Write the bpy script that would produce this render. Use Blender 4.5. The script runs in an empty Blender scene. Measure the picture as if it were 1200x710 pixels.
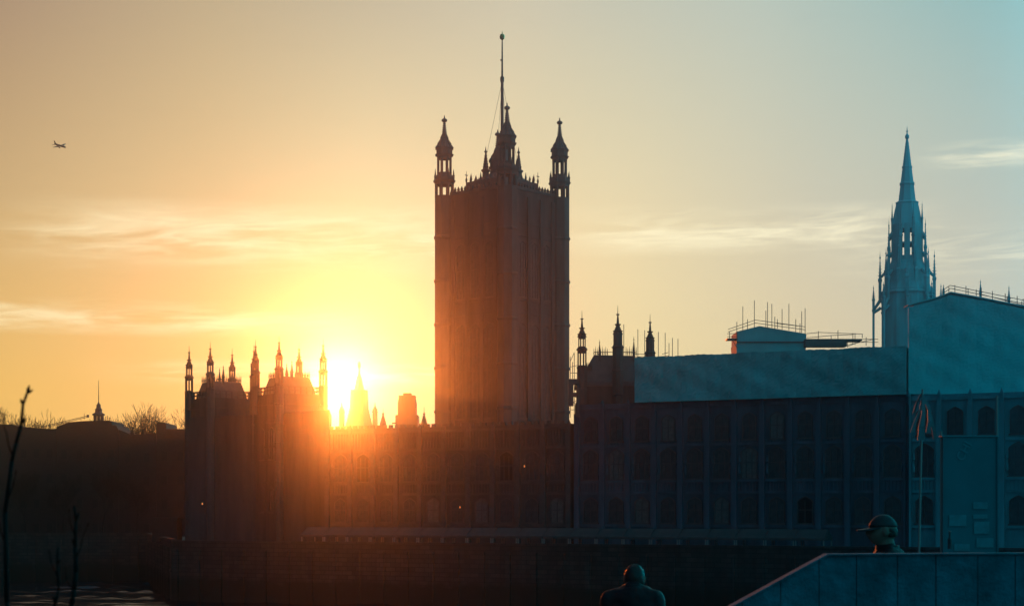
import bpy, bmesh, math, random
from mathutils import Vector, Matrix
from math import radians as R, sin, cos, pi, sqrt, atan2
sc = bpy.context.scene
COL = sc.collection
random.seed(7)
F = 2000.0            # focal length in photo pixels (photo is 1200 wide)
EYE = 16.0            # camera height above the river
HOR = 600.0           # photo row of the eye level
def X(px, Y): return (px - 600.0) * Y / F
def Z(py, Y): return EYE + (HOR - py) * Y / F

# ------------------------------------------------------------------ camera
cam_d = bpy.data.cameras.new('camera'); cam = bpy.data.objects.new('camera', cam_d); COL.objects.link(cam)
cam.location = (0, 0, EYE); cam.rotation_euler = (R(90), 0, 0)
cam_d.sensor_width = 36; cam_d.lens = F / 1200 * 36
cam_d.shift_y = (HOR - 355) / 1200
cam_d.clip_start = 0.05; cam_d.clip_end = 30000
cam_d.dof.use_dof = True; cam_d.dof.focus_distance = 330; cam_d.dof.aperture_fstop = 8.0
sc.camera = cam

# ------------------------------------------------------------------ light, sky, exposure
SUN_AZ = math.degrees(math.atan((400 - 600) / F)); SUN_EL = math.degrees(math.atan((600 - 456) / F))
SUN_STRENGTH = 1.55
HAZE_DENSITY = 0.00026
HAZE_G = 0.966
sun_d = bpy.data.lights.new('sun', 'SUN'); sun = bpy.data.objects.new('sun', sun_d); COL.objects.link(sun)
sun_d.energy = SUN_STRENGTH; sun_d.angle = R(0.5); sun_d.color = (1.0, 0.15, 0.014)
sdir = Vector((sin(R(SUN_AZ)) * cos(R(SUN_EL)), cos(R(SUN_AZ)) * cos(R(SUN_EL)), sin(R(SUN_EL))))
sun.rotation_euler = sdir.to_track_quat('Z', 'Y').to_euler(); sun.location = (-60, 700, 90)

W = bpy.data.worlds.new('World'); sc.world = W; W.use_nodes = True
nt = W.node_tree; N = nt.nodes; Lk = nt.links
N.clear()
def wn(t, **k):
    n = N.new(t)
    for a, b in k.items(): setattr(n, a, b)
    return n
def wm(op, a, b=None, c=None, clamp=False):
    n = wn('ShaderNodeMath', operation=op, use_clamp=clamp)
    for i, v in enumerate((a, b, c)):
        if v is None: continue
        if isinstance(v, (int, float)): n.inputs[i].default_value = v
        else: Lk.new(v, n.inputs[i])
    return n.outputs[0]
def wmap(v, a, b, lo=0.0, hi=1.0, smooth=False):
    n = wn('ShaderNodeMapRange'); n.interpolation_type = 'SMOOTHSTEP' if smooth else 'LINEAR'; n.clamp = True
    Lk.new(v, n.inputs[0]); n.inputs[1].default_value = a; n.inputs[2].default_value = b
    n.inputs[3].default_value = lo; n.inputs[4].default_value = hi
    return n.outputs[0]
def wmix(f, a, b, mode='MIX'):
    n = wn('ShaderNodeMix', data_type='RGBA', blend_type=mode); n.clamp_factor = True
    if isinstance(f, (int, float)): n.inputs[0].default_value = f
    else: Lk.new(f, n.inputs[0])
    for i, v in ((6, a), (7, b)):
        if isinstance(v, tuple): n.inputs[i].default_value = (*v, 1)
        else: Lk.new(v, n.inputs[i])
    return n.outputs[2]
tc = wn('ShaderNodeTexCoord'); sep = wn('ShaderNodeSeparateXYZ'); Lk.new(tc.outputs['Generated'], sep.inputs[0])
dx, dy, dz = sep.outputs
az = wm('MULTIPLY', wm('ARCTAN2', dx, dy), 180 / pi)
el = wm('MULTIPLY', wm('ARCSINE', dz), 180 / pi)
AZ0, AZ1 = -90.0, 150.0
azn = wmap(az, AZ0, AZ1)
def ramp(stops):
    n = wn('ShaderNodeValToRGB'); Lk.new(azn, n.inputs[0]); e = n.color_ramp.elements
    while len(e) < len(stops): e.new(0.5)
    for s, (a, c) in zip(list(e), sorted(stops)):
        s.position = (a - AZ0) / (AZ1 - AZ0); s.color = (*c, 1)
    return n.outputs[0]
LEFT = [(-90, (.010, .006, .018)), (-45, (.022, .010, .026)), (-25, (.16, .08, .06))]
RIGHT = [(20, (.46, .64, .58)), (25, (.06, 3.0, 3.5)), (38, (.03, 2.7, 3.2)), (60, (.03, 1.2, 1.45)), (95, (.03, .80, 1.0)), (140, (.02, .30, .45))]  # over-bright teal band beyond the view, added to tint haze and right-hand faces
low = ramp(LEFT + [(-17, (.90, .54, .14)), (-10, (.95, .58, .19)), (-5.5, (.98, .56, .27)), (4, (.88, .73, .36)), (10, (.80, .65, .38)), (15.5, (.70, .64, .47))] + RIGHT)
mid = ramp(LEFT + [(-17, (.64, .44, .20)), (-10, (.82, .60, .29)), (-5, (.98, .79, .41)), (4, (.86, .73, .43)), (10, (.67, .62, .45)), (15.5, (.56, .58, .47))] + RIGHT)
top = ramp(LEFT + [(-17, (.41, .28, .18)), (-10, (.55, .43, .26)), (0, (.64, .58, .42)), (8, (.52, .58, .49)), (15.5, (.31, .51, .49))] + [(18.5, (.28, .62, .64))] + RIGHT[1:])
sky = wmix(wmap(el, 4.0, 10.0), low, mid)
sky = wmix(wmap(el, 9.5, 16.5), sky, top)
# thin streaks of cloud lit from below: noise in azimuth / elevation, thickest in three layers
comb = wn('ShaderNodeCombineXYZ'); Lk.new(wm('MULTIPLY', az, 0.11), comb.inputs[0]); Lk.new(wm('MULTIPLY', wm('ADD', el, wm('MULTIPLY', az, -0.035)), 0.95), comb.inputs[1])
noi = wn('ShaderNodeTexNoise'); noi.inputs['Scale'].default_value = 1.0; noi.inputs['Detail'].default_value = 7; noi.inputs['Roughness'].default_value = .62; noi.inputs['Distortion'].default_value = .9
Lk.new(comb.outputs[0], noi.inputs['Vector'])
wisp = wmap(noi.outputs[0], .40, .66, 0, 1, True)
comb2 = wn('ShaderNodeCombineXYZ'); Lk.new(wm('MULTIPLY', az, 0.45), comb2.inputs[0]); Lk.new(wm('MULTIPLY', wm('ADD', el, wm('MULTIPLY', az, -0.05)), 3.6), comb2.inputs[1]); comb2.inputs[2].default_value = 4.4
noi2 = wn('ShaderNodeTexNoise'); noi2.inputs['Scale'].default_value = 1.0; noi2.inputs['Detail'].default_value = 6; noi2.inputs['Distortion'].default_value = 1.2
Lk.new(comb2.outputs[0], noi2.inputs['Vector'])
fine = wmap(noi2.outputs[0], .38, .72, 0, 1, True)
def layer(e0, w, a0, a1, soft):      # a cloud layer: elevation centre, half width, azimuth range
    g = wm('SUBTRACT', 1.0, wm('DIVIDE', wm('ABSOLUTE', wm('SUBTRACT', el, e0)), w), clamp=True)
    m = wm('MULTIPLY', wmap(az, a0 - soft, a0 + soft, 0, 1, True), wmap(az, a1 - soft, a1 + soft, 1, 0, True))
    return wm('MULTIPLY', g, m)
lay = layer(9.0, 1.3, -15, -1.0, 3)
for a in ((6.35, .65, -30, -7, 4), (9.3, .9, 2.5, 13, 2), (11.4, .55, 14, 24, 1.2), (8.4, .9, 12, 30, 3), (4.6, .5, -12, -1, 3)):
    lay = wm('ADD', lay, layer(*a), clamp=True)
cl = wm('MULTIPLY', lay, wm('ADD', wm('MULTIPLY', wisp, 1.0), wm('MULTIPLY', fine, .6)), clamp=True)
cloud = wmix(.7, wmix(1.0, sky, (1.3, 1.5, 1.8), 'MULTIPLY'), (1.08, .94, .58))
sky = wmix(wm('MULTIPLY', cl, .88), sky, cloud)
sky = wmix(wm('MULTIPLY', wm('SUBTRACT', fine, .5), .10), sky, wmix(1.0, sky, (.8, .78, .78), 'MULTIPLY'))
# glow of the low sun in the sky
dotn = wn('ShaderNodeVectorMath', operation='DOT_PRODUCT'); Lk.new(tc.outputs['Generated'], dotn.inputs[0]); dotn.inputs[1].default_value = sdir
ang = wm('MULTIPLY', wm('ARCCOSINE', wm('MINIMUM', dotn.outputs['Value'], 1.0)), 180 / pi)
def gauss(w, k): return wm('MULTIPLY', wm('EXPONENT', wm('MULTIPLY', wm('POWER', wm('DIVIDE', ang, w), 2.0), -1.0)), k)
def addglow(s, f, c):
    g = wn('ShaderNodeMix', data_type='RGBA', blend_type='MIX')
    return wmix(1.0, s, wmix(1.0, wmix(1.0, (1, 1, 1), c, 'MULTIPLY'), f, 'MULTIPLY'), 'ADD')
sky = addglow(sky, gauss(1.25, 1.3), (1.0, .82, .50))
sky = addglow(sky, gauss(3.0, .14), (1.0, .72, .30))
# dome overhead and an added navy-to-teal fill light behind the camera, dark below the horizon
sky = wmix(wmap(el, 18, 42, 0, 1, True), sky, wmix(wmap(az, -30, 30), (.05, .06, .12), (.03, .24, .32)))
back = wmap(wm('ABSOLUTE', wm('SUBTRACT', az, 30)), 105, 150, 0, 1, True)
sky = wmix(back, sky, wmix(wmap(dx, -.8, .8), (.045, .05, .10), (.015, .62, .76)))
sky = wmix(wmap(el, -1.5, 0.5), (.012, .008, .012), sky)
nis = wn('ShaderNodeTexSky'); nis.sky_type = 'NISHITA'; nis.sun_disc = False
nis.sun_elevation = R(SUN_EL); nis.sun_rotation = R(SUN_AZ); nis.dust_density = 3.0
bg1 = wn('ShaderNodeBackground'); Lk.new(sky, bg1.inputs[0]); bg1.inputs[1].default_value = 1.0
bg2 = wn('ShaderNodeBackground'); Lk.new(nis.outputs[0], bg2.inputs[0]); bg2.inputs[1].default_value = 0.0012
add = wn('ShaderNodeAddShader'); Lk.new(bg1.outputs[0], add.inputs[0]); Lk.new(bg2.outputs[0], add.inputs[1])
out = wn('ShaderNodeOutputWorld'); Lk.new(add.outputs[0], out.inputs[0])
W.cycles.sampling_method = 'MANUAL'; W.cycles.sample_map_resolution = 1024

vs = sc.view_settings; vs.view_transform = 'Standard'; vs.look = 'None'; vs.exposure = 0; vs.gamma = 1; vs.use_curve_mapping = False
sc.render.engine = 'CYCLES'
sc.cycles.use_denoising = True
sc.cycles.max_bounces = 5; sc.cycles.diffuse_bounces = 2; sc.cycles.glossy_bounces = 2; sc.cycles.transmission_bounces = 2
sc.cycles.volume_bounces = 0; sc.cycles.caustics_reflective = False; sc.cycles.caustics_refractive = False
sc.cycles.sample_clamp_indirect = 4.0

# ------------------------------------------------------------------ helpers
def mat(name, col, rough=.85, var=.35, scale=.6, metal=0.0, bump=0.0, spec=.3, streak=False):
    m = bpy.data.materials.new(name); m.use_nodes = True
    t = m.node_tree; b = t.nodes['Principled BSDF']
    b.inputs['Roughness'].default_value = rough; b.inputs['Metallic'].default_value = metal
    b.inputs['Specular IOR Level'].default_value = spec
    co = t.nodes.new('ShaderNodeTexCoord'); mp = t.nodes.new('ShaderNodeMapping'); t.links.new(co.outputs['Object'], mp.inputs[0])
    if streak: mp.inputs['Scale'].default_value = (1, 1, .18)
    n = t.nodes.new('ShaderNodeTexNoise'); n.inputs['Scale'].default_value = scale; n.inputs['Detail'].default_value = 8; n.inputs['Roughness'].default_value = .65
    t.links.new(mp.outputs[0], n.inputs['Vector'])
    r = t.nodes.new('ShaderNodeValToRGB'); t.links.new(n.outputs[0], r.inputs[0])
    r.color_ramp.elements[0].position = .3; r.color_ramp.elements[1].position = .7
    r.color_ramp.elements[0].color = (*[c * (1 - var) for c in col], 1); r.color_ramp.elements[1].color = (*[min(1, c * (1 + var)) for c in col], 1)
    t.links.new(r.outputs[0], b.inputs['Base Color'])
    if bump:
        bp = t.nodes.new('ShaderNodeBump'); bp.inputs['Strength'].default_value = bump; bp.inputs['Distance'].default_value = .1
        t.links.new(n.outputs[0], bp.inputs['Height']); t.links.new(bp.outputs[0], b.inputs['Normal'])
    return m
def emit(name, col, s):
    m = bpy.data.materials.new(name); m.use_nodes = True; b = m.node_tree.nodes['Principled BSDF']
    b.inputs['Base Color'].default_value = (*col, 1); b.inputs['Emission Color'].default_value = (*col, 1); b.inputs['Emission Strength'].default_value = s
    return m
M = dict(
    darkglass=mat('unlit_glass', (.008, .007, .008), rough=.5, spec=.15),
    blind=mat('drawn_blind', (.075, .078, .085), rough=.8, scale=2),
    coldstone=mat('blue_cast_limestone', (.042, .068, .100), var=.5, scale=.22, bump=.4, streak=True),  # same limestone with a cool cast of light painted into its colour
    endstone=mat('flare_tinted_limestone', (.02, .19, .235), var=.5, scale=.22, bump=.4, streak=True),  # limestone at the right end, teal flare painted into the base colour
    endstone2=mat('flare_tinted_carving', (.025, .22, .27), var=.4, scale=.3, bump=.4, streak=True),  # carving with the same teal flare painted in
    coldcarve=mat('blue_cast_carving', (.047, .074, .108), var=.4, scale=.3, bump=.4, streak=True),  # carving with the cool cast of light painted in
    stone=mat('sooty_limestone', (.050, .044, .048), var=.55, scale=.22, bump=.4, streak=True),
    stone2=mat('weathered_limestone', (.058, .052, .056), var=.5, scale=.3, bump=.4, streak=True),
    band=mat('carved_limestone_band', (.060, .054, .058), bump=.3),
    roof=mat('cast_iron_roof', (.055, .056, .065), rough=.6, var=.25),
    iron=mat('dark_iron', (.03, .03, .034), rough=.5, var=.2),
    glass=mat('leaded_glass', (.040, .042, .05), rough=.55, var=.5, scale=1, spec=.15),
    flarespire=mat('flare_tinted_spire', (.008, .60, .66), rough=.85, var=.2, scale=.3, streak=True),  # stone spire; its teal is flare painted into the base colour
    flarestone=mat('flare_tinted_stone', (.012, .52, .57), rough=.85, var=.3, scale=.4, streak=True),  # spire body and pinnacles, teal flare put into the stone colour
    sheet=mat('flare_tinted_sheeting', (.025, .34, .37), rough=.7, var=.25, scale=.15, bump=.35),  # pale sheeting with a teal light tint painted into its colour
    sheet2=mat('flare_tinted_hood_sheeting', (.008, .46, .50), rough=.75, var=.2, scale=.12, bump=.35),  # gable hood sheeting, stronger teal flare painted in
    steel=mat('scaffold_steel', (.05, .06, .065), rough=.5, var=.2),
    gold=mat('gilded_metal', (.35, .22, .06), rough=.35, metal=1.0, var=.1),
    brick=mat('dark_brick', (.018, .012, .013), bump=.3, scale=1.5),
    slate=mat('dark_slate', (.018, .015, .017), rough=.7),
    canvas=mat('pale_canvas', (.060, .052, .056), rough=.8, var=.25),
    paint=mat('white_painted_metal', (.2, .18, .18), rough=.6, var=.1),
    bark=mat('winter_bark', (.008, .006, .006), spec=.1, scale=3),
    granite=mat('embankment_granite', (.045, .038, .038), bump=.5, scale=.8, streak=True),
    paving=mat('paving', (.12, .11, .10), scale=1.0),
    land=mat('gravel_and_soil', (.05, .045, .04), scale=.2),
    timber=mat('wet_timber', (.03, .024, .02), bump=.5, scale=2),
    parapet=mat('flare_tinted_parapet', (.010, .12, .16), rough=.85, var=.5, scale=5, bump=.6, spec=.2),  # the blue-green is flare tint put into the base colour
    skin=mat('skin', (.16, .10, .08), spec=.2, rough=.65, var=.08, scale=8),
    hair=mat('short_hair', (.007, .006, .006), spec=.35, rough=.55, scale=60),
    coat=mat('dark_coat_cloth', (.006, .006, .009), spec=.2, rough=.6, scale=30, var=.3),
    denim=mat('dark_trousers', (.015, .018, .03), rough=.9, scale=40),
    shoe=mat('shoe_leather', (.02, .015, .012), rough=.5),
    cap=mat('cap_cloth', (.008, .02, .024), spec=.3, rough=.6, scale=40),
    board=mat('menu_board_face', (.008, .13, .165), rough=.55, var=.12, scale=4),  # board, lettering and cards hold the surrounding teal flare in their colours
    letter=mat('flare_tinted_lettering', (.03, .22, .27), rough=.6, var=.1, scale=5),
    card=mat('printed_card', (.03, .19, .23), rough=.7, var=.25, scale=14),
    ribbon=mat('dull_ribbon', (.06, .13, .15), rough=.5, var=.2, scale=6),
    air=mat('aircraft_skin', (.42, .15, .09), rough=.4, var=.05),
)
def coursed(m, tide):
    """stone courses and a weed-stained tide band on the river walls"""
    t = m.node_tree; b = t.nodes['Principled BSDF']; old = b.inputs['Base Color'].links[0].from_socket
    co = t.nodes.new('ShaderNodeTexCoord'); sp_ = t.nodes.new('ShaderNodeSeparateXYZ'); t.links.new(co.outputs['Object'], sp_.inputs[0])
    cb_ = t.nodes.new('ShaderNodeCombineXYZ'); t.links.new(sp_.outputs[0], cb_.inputs[0]); t.links.new(sp_.outputs[2], cb_.inputs[1])
    br = t.nodes.new('ShaderNodeTexBrick'); br.inputs['Scale'].default_value = 1.0; br.inputs['Brick Width'].default_value = 1.9; br.inputs['Row Height'].default_value = .75; br.inputs['Mortar Size'].default_value = .05
    br.inputs['Color1'].default_value = (1, 1, 1, 1); br.inputs['Color2'].default_value = (.55, .55, .58, 1); br.inputs['Mortar'].default_value = (.25, .25, .25, 1); t.links.new(cb_.outputs[0], br.inputs['Vector'])
    mx = t.nodes.new('ShaderNodeMix'); mx.data_type = 'RGBA'; mx.blend_type = 'MULTIPLY'; mx.inputs[0].default_value = 1; t.links.new(old, mx.inputs[6]); t.links.new(br.outputs['Color'], mx.inputs[7])
    nz = t.nodes.new('ShaderNodeTexNoise'); nz.inputs['Scale'].default_value = .35; nz.inputs['Detail'].default_value = 6; t.links.new(co.outputs['Object'], nz.inputs['Vector'])
    ad = t.nodes.new('ShaderNodeMath'); ad.operation = 'MULTIPLY_ADD'; ad.inputs[1].default_value = 3.0; t.links.new(nz.outputs[0], ad.inputs[0]); t.links.new(sp_.outputs[2], ad.inputs[2])
    mr = t.nodes.new('ShaderNodeMapRange'); mr.inputs[1].default_value = tide + 1.0; mr.inputs[2].default_value = tide + 2.0; t.links.new(ad.outputs[0], mr.inputs[0])
    m2 = t.nodes.new('ShaderNodeMix'); m2.data_type = 'RGBA'; t.links.new(mr.outputs[0], m2.inputs[0]); m2.inputs[6].default_value = (.012, .013, .010, 1); t.links.new(mx.outputs[2], m2.inputs[7])
    t.links.new(m2.outputs[2], b.inputs['Base Color'])
coursed(M['granite'], 4.0)
def empty(name, label, cat, loc=(0, 0, 0), rz=0.0, group=None):
    o = bpy.data.objects.new(name, None); COL.objects.link(o); o.location = loc; o.rotation_euler = (0, 0, rz)
    tag(o, label, cat, group); return o
def tag(o, label=None, cat=None, group=None, kind=None):
    if label: o['label'] = label
    if cat: o['category'] = cat
    if group: o['group'] = group
    if kind: o['kind'] = kind
    return o
def dup(root, loc=None, rz=None, label=None):
    r = root.copy(); COL.objects.link(r)
    if loc is not None: r.location = loc
    if rz is not None: r.rotation_euler = (0, 0, rz)
    if label: r['label'] = label
    for c in list(root.children):
        k = c.copy(); COL.objects.link(k); k.parent = r
        for g in list(c.children):
            q = g.copy(); COL.objects.link(q); q.parent = k
    return r
def part_copy(o, loc, rz=0.0, parent=None):
    c = o.copy(); COL.objects.link(c); c.location = loc; c.rotation_euler = (0, 0, rz); c.parent = parent or o.parent
    for g in list(o.children):
        q = g.copy(); COL.objects.link(q); q.parent = c
    return c
class MB:
    def __init__(s): s.v = []; s.f = []
    def add(s, vs_, fs):
        k = len(s.v); s.v += [tuple(p) for p in vs_]; s.f += [tuple(i + k for i in f) for f in fs]; return s
    def box(s, x0, x1, y0, y1, z0, z1):
        return s.add([(x0, y0, z0), (x1, y0, z0), (x1, y1, z0), (x0, y1, z0), (x0, y0, z1), (x1, y0, z1), (x1, y1, z1), (x0, y1, z1)],
                     [(0, 3, 2, 1), (4, 5, 6, 7), (0, 1, 5, 4), (1, 2, 6, 5), (2, 3, 7, 6), (3, 0, 4, 7)])
    def lathe(s, cx, cy, prof, n=8, rot=None, sx=1, sy=1):      # prof: (r, z) bottom to top
        rot = pi / n if rot is None else rot
        vs_ = []; fs = []
        for r, z in prof:
            for i in range(n):
                a = rot + 2 * pi * i / n; vs_.append((cx + r * sx * cos(a), cy + r * sy * sin(a), z))
        for j in range(len(prof) - 1):
            for i in range(n):
                k = (i + 1) % n; fs.append((j * n + i, j * n + k, (j + 1) * n + k, (j + 1) * n + i))
        fs.append(tuple(range(n - 1, -1, -1))); fs.append(tuple((len(prof) - 1) * n + i for i in range(n)))
        return s.add(vs_, fs)
    def tube(s, p, q, r0, r1=None, n=5):
        r1 = r0 if r1 is None else r1
        p = Vector(p); q = Vector(q); d = q - p
        if d.length < 1e-6: return s
        d.normalize(); a = d.orthogonal().normalized(); b = d.cross(a)
        vs_ = [p + (a * cos(2 * pi * i / n) + b * sin(2 * pi * i / n)) * r0 for i in range(n)] + [q + (a * cos(2 * pi * i / n) + b * sin(2 * pi * i / n)) * r1 for i in range(n)]
        fs = [(i, (i + 1) % n, n + (i + 1) % n, n + i) for i in range(n)] + [tuple(range(n - 1, -1, -1)), tuple(range(n, 2 * n))]
        return s.add(vs_, fs)
    def prism(s, pts, y0, y1):          # polygon in x,z (counter-clockwise seen from -y) extruded along y
        n = len(pts)
        vs_ = [(x, y0, z) for x, z in pts] + [(x, y1, z) for x, z in pts]
        fs = [tuple(range(n)), tuple(range(2 * n - 1, n - 1, -1))] + [(i, n + i, n + (i + 1) % n, (i + 1) % n) for i in range(n)]
        return s.add(vs_, fs)
    def slab(s, pts, z0, z1):           # polygon in x,y (ccw) extruded along z
        n = len(pts)
        vs_ = [(x, y, z0) for x, y in pts] + [(x, y, z1) for x, y in pts]
        fs = [tuple(range(n - 1, -1, -1)), tuple(range(n, 2 * n))] + [(i, (i + 1) % n, n + (i + 1) % n, n + i) for i in range(n)]
        return s.add(vs_, fs)
    def build(s, name, m, parent=None, loc=None, smooth=False):
        me = bpy.data.meshes.new(name); me.from_pydata(s.v, [], s.f); me.materials.append(m)
        if smooth:
            for p in me.polygons: p.use_smooth = True
        o = bpy.data.objects.new(name, me); COL.objects.link(o)
        if parent: o.parent = parent
        if loc is not None: o.location = loc
        return o
def crockets(mb, x, y, z0, z1, r0, r1, n, size, k=4, rot=pi / 4):
    for i in range(n):
        t = (i + .5) / n; z = z0 + (z1 - z0) * t; r = r0 + (r1 - r0) * t; sz = size * (1 - .5 * t)
        for j in range(k):
            a = rot + 2 * pi * j / k
            mb.lathe(x + r * cos(a), y + r * sin(a), [(sz * .4, z - sz * .5), (sz, z + sz * .1), (sz * .15, z + sz * .7)], 4)
def pinnacle(mb, x, y, z0, zt, r, n=4):
    h = zt - z0; rot = pi / 4
    mb.lathe(x, y, [(r, z0), (r, z0 + h * .36), (r * 1.35, z0 + h * .38), (r * 1.35, z0 + h * .42), (r * .85, z0 + h * .44), (r * .28, z0 + h * .80), (r * .2, z0 + h * .84), (r * .55, z0 + h * .87), (r * .2, z0 + h * .90), (r * .06, zt)], n, rot)
    crockets(mb, x, y, z0 + h * .46, z0 + h * .80, r * .85, r * .3, 5, r * .38, 4, 0)
def lantern(mb, x, y, z0, z1, r, n=8, cw=.30, arch=True):
    """open stage: n corner piers, a ring at foot and head, pointed heads between them"""
    h = z1 - z0
    for i in range(n):
        a = pi / n + 2 * pi * i / n
        mb.lathe(x + r * (1 - cw * .45) * cos(a), y + r * (1 - cw * .45) * sin(a), [(r * cw * .5, z0), (r * cw * .5, z1)], 6)
    def ring(za, zb, ro, ri):
        vs_ = []; fs = []
        for zz in (za, zb):
            for rr in (ro, ri):
                for i in range(n):
                    a = pi / n + 2 * pi * i / n; vs_.append((x + rr * cos(a), y + rr * sin(a), zz))
        for i in range(n):
            k = (i + 1) % n
            fs += [(i, k, 2 * n + k, 2 * n + i), (n + k, n + i, 3 * n + i, 3 * n + k), (2 * n + i, 2 * n + k, 3 * n + k, 3 * n + i), (k, i, n + i, n + k)]
        mb.add(vs_, fs)
    ring(z0, z0 + h * .10, r * 1.02, r * .72); ring(z1 - h * .16, z1, r * 1.02, r * .72)

# ------------------------------------------------------------------ setting: river, land, walls
FA = -math.atan(.5)                                   # the river front runs towards us to the right
cu, su = cos(FA), sin(FA)
FX, FY = -13.5, 300.0                                 # a point of the river front
def fp(u, v=0.0): return (FX + u * cu - v * su, FY + u * su + v * cu)    # v > 0 behind the front
LANDZ = 10.0
TW = -12.0                                            # terrace wall stands 12 m out from the front
a0 = fp(-47, TW); a1 = fp(260, TW)
land = MB().slab([(-640, 402), (-84, 398), a0, a1, (640, a1[1]), (640, 770), (-640, 770)], -1.0, LANDZ)
o = land.build('ground', M['land']); tag(o, kind='structure')
rw = random.Random(11)
WV = [(rw.uniform(3.2, 13), rw.gauss(0, .6), rw.uniform(0, 6.28)) for _ in range(34)]
def wave(x, y):
    p_ = .5 + .5 * sin(x * .045 + 2.2 * sin(y * .03) + y * .21) * sin(y * .13 + 1.7 * sin(x * .021)); h = 0.0
    for lam, th, ph in WV:
        kx, ky = sin(th) * 6.283 / lam, cos(th) * 6.283 / lam
        h += lam * .0046 * sin(kx * x + ky * y + ph)
    return h * (.35 + 1.2 * p_ * p_)
w = MB(); GX0, GX1, GY0, GY1, ST = -150.0, 80.0, 258.0, 418.0, .8
nx, ny = int((GX1 - GX0) / ST), int((GY1 - GY0) / ST); vs_ = []; fs_ = []
for j in range(ny + 1):
    for i in range(nx + 1):
        x, y = GX0 + (GX1 - GX0) * i / nx, GY0 + (GY1 - GY0) * j / ny
        f_ = min(1, min(i, j, nx - i, ny - j) / 6); vs_.append((x, y, wave(x, y) * f_))
for j in range(ny):
    for i in range(nx): q_ = j * (nx + 1) + i; fs_.append((q_, q_ + 1, q_ + nx + 2, q_ + nx + 1))
w.add(vs_, fs_)
for x0, x1, y0, y1 in ((-640, GX0, -150, 420), (GX1, 640, -150, 420), (GX0, GX1, -150, GY0), (GX0, GX1, GY1, 420)): w.add([(x0, y0, 0), (x1, y0, 0), (x1, y1, 0), (x0, y1, 0)], [(0, 1, 2, 3)])
def water():
    m = bpy.data.materials.new('river_water'); m.use_nodes = True; t = m.node_tree; b = t.nodes['Principled BSDF']
    b.inputs['Base Color'].default_value = (.012, .009, .012, 1); b.inputs['Roughness'].default_value = .14; b.inputs['IOR'].default_value = 1.33
    co = t.nodes.new('ShaderNodeTexCoord')
    def noise(sx, sy, s, d):
        mp = t.nodes.new('ShaderNodeMapping'); mp.inputs['Scale'].default_value = (sx, sy, 1); t.links.new(co.outputs['Object'], mp.inputs[0])
        n = t.nodes.new('ShaderNodeTexNoise'); n.inputs['Scale'].default_value = s; n.inputs['Detail'].default_value = d; t.links.new(mp.outputs[0], n.inputs['Vector']); return n.outputs[0]
    a = noise(.16, .30, 1.0, 5); c = noise(.012, .07, 1.0, 4)
    mr = t.nodes.new('ShaderNodeMapRange'); mr.inputs[1].default_value = .42; mr.inputs[2].default_value = .62; mr.inputs[3].default_value = .25; mr.inputs[4].default_value = 1.0; t.links.new(c, mr.inputs[0])
    mu = t.nodes.new('ShaderNodeMath'); mu.operation = 'MULTIPLY'; t.links.new(a, mu.inputs[0]); t.links.new(mr.outputs[0], mu.inputs[1])
    bp = t.nodes.new('ShaderNodeBump'); bp.inputs['Strength'].default_value = 1.0; bp.inputs['Distance'].default_value = .5
    t.links.new(mu.outputs[0], bp.inputs['Height']); t.links.new(bp.outputs[0], b.inputs['Normal'])
    return m
o = w.build('river', water(), smooth=True); tag(o, kind='structure')
# terrace wall and embankment wall with buttress strips and coping
def quay(name, label, p, q, ztop, step):
    d = Vector((q[0] - p[0], q[1] - p[1])); L = d.length; ang = atan2(d.y, d.x)
    e = empty(name, label, 'wall', (p[0], p[1], 0), ang)
    m = MB(); m.box(0, L, -1.0, -.01, -.9, ztop)
    k = 0.0
    while k < L - 1: m.box(k, k + 1.2, -1.45, -1.003, -.9, ztop - 1.2); k += step
    m.box(0, L, -1.15, -1.003, 5.2, 5.5)
    m.build('wall', M['granite'], e)
    c = MB(); c.box(-.1, L + .1, -1.2, .05, ztop + .003, ztop + .35)
    c.build('coping', M['granite'], e)
    return e
quay('terrace_wall', 'tall dark stone river wall under the palace terrace', a0, a1, LANDZ + .6, 4.8)
quay('embankment_wall', 'dark granite embankment wall at the far left waterside', (-640, 402), (-84, 398), LANDZ + .9, 6.0)
quay('slipway_wall', 'short stone return wall stepping back left of the palace terrace', (-84, 398), a0, LANDZ + .8, 6.0)

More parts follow.
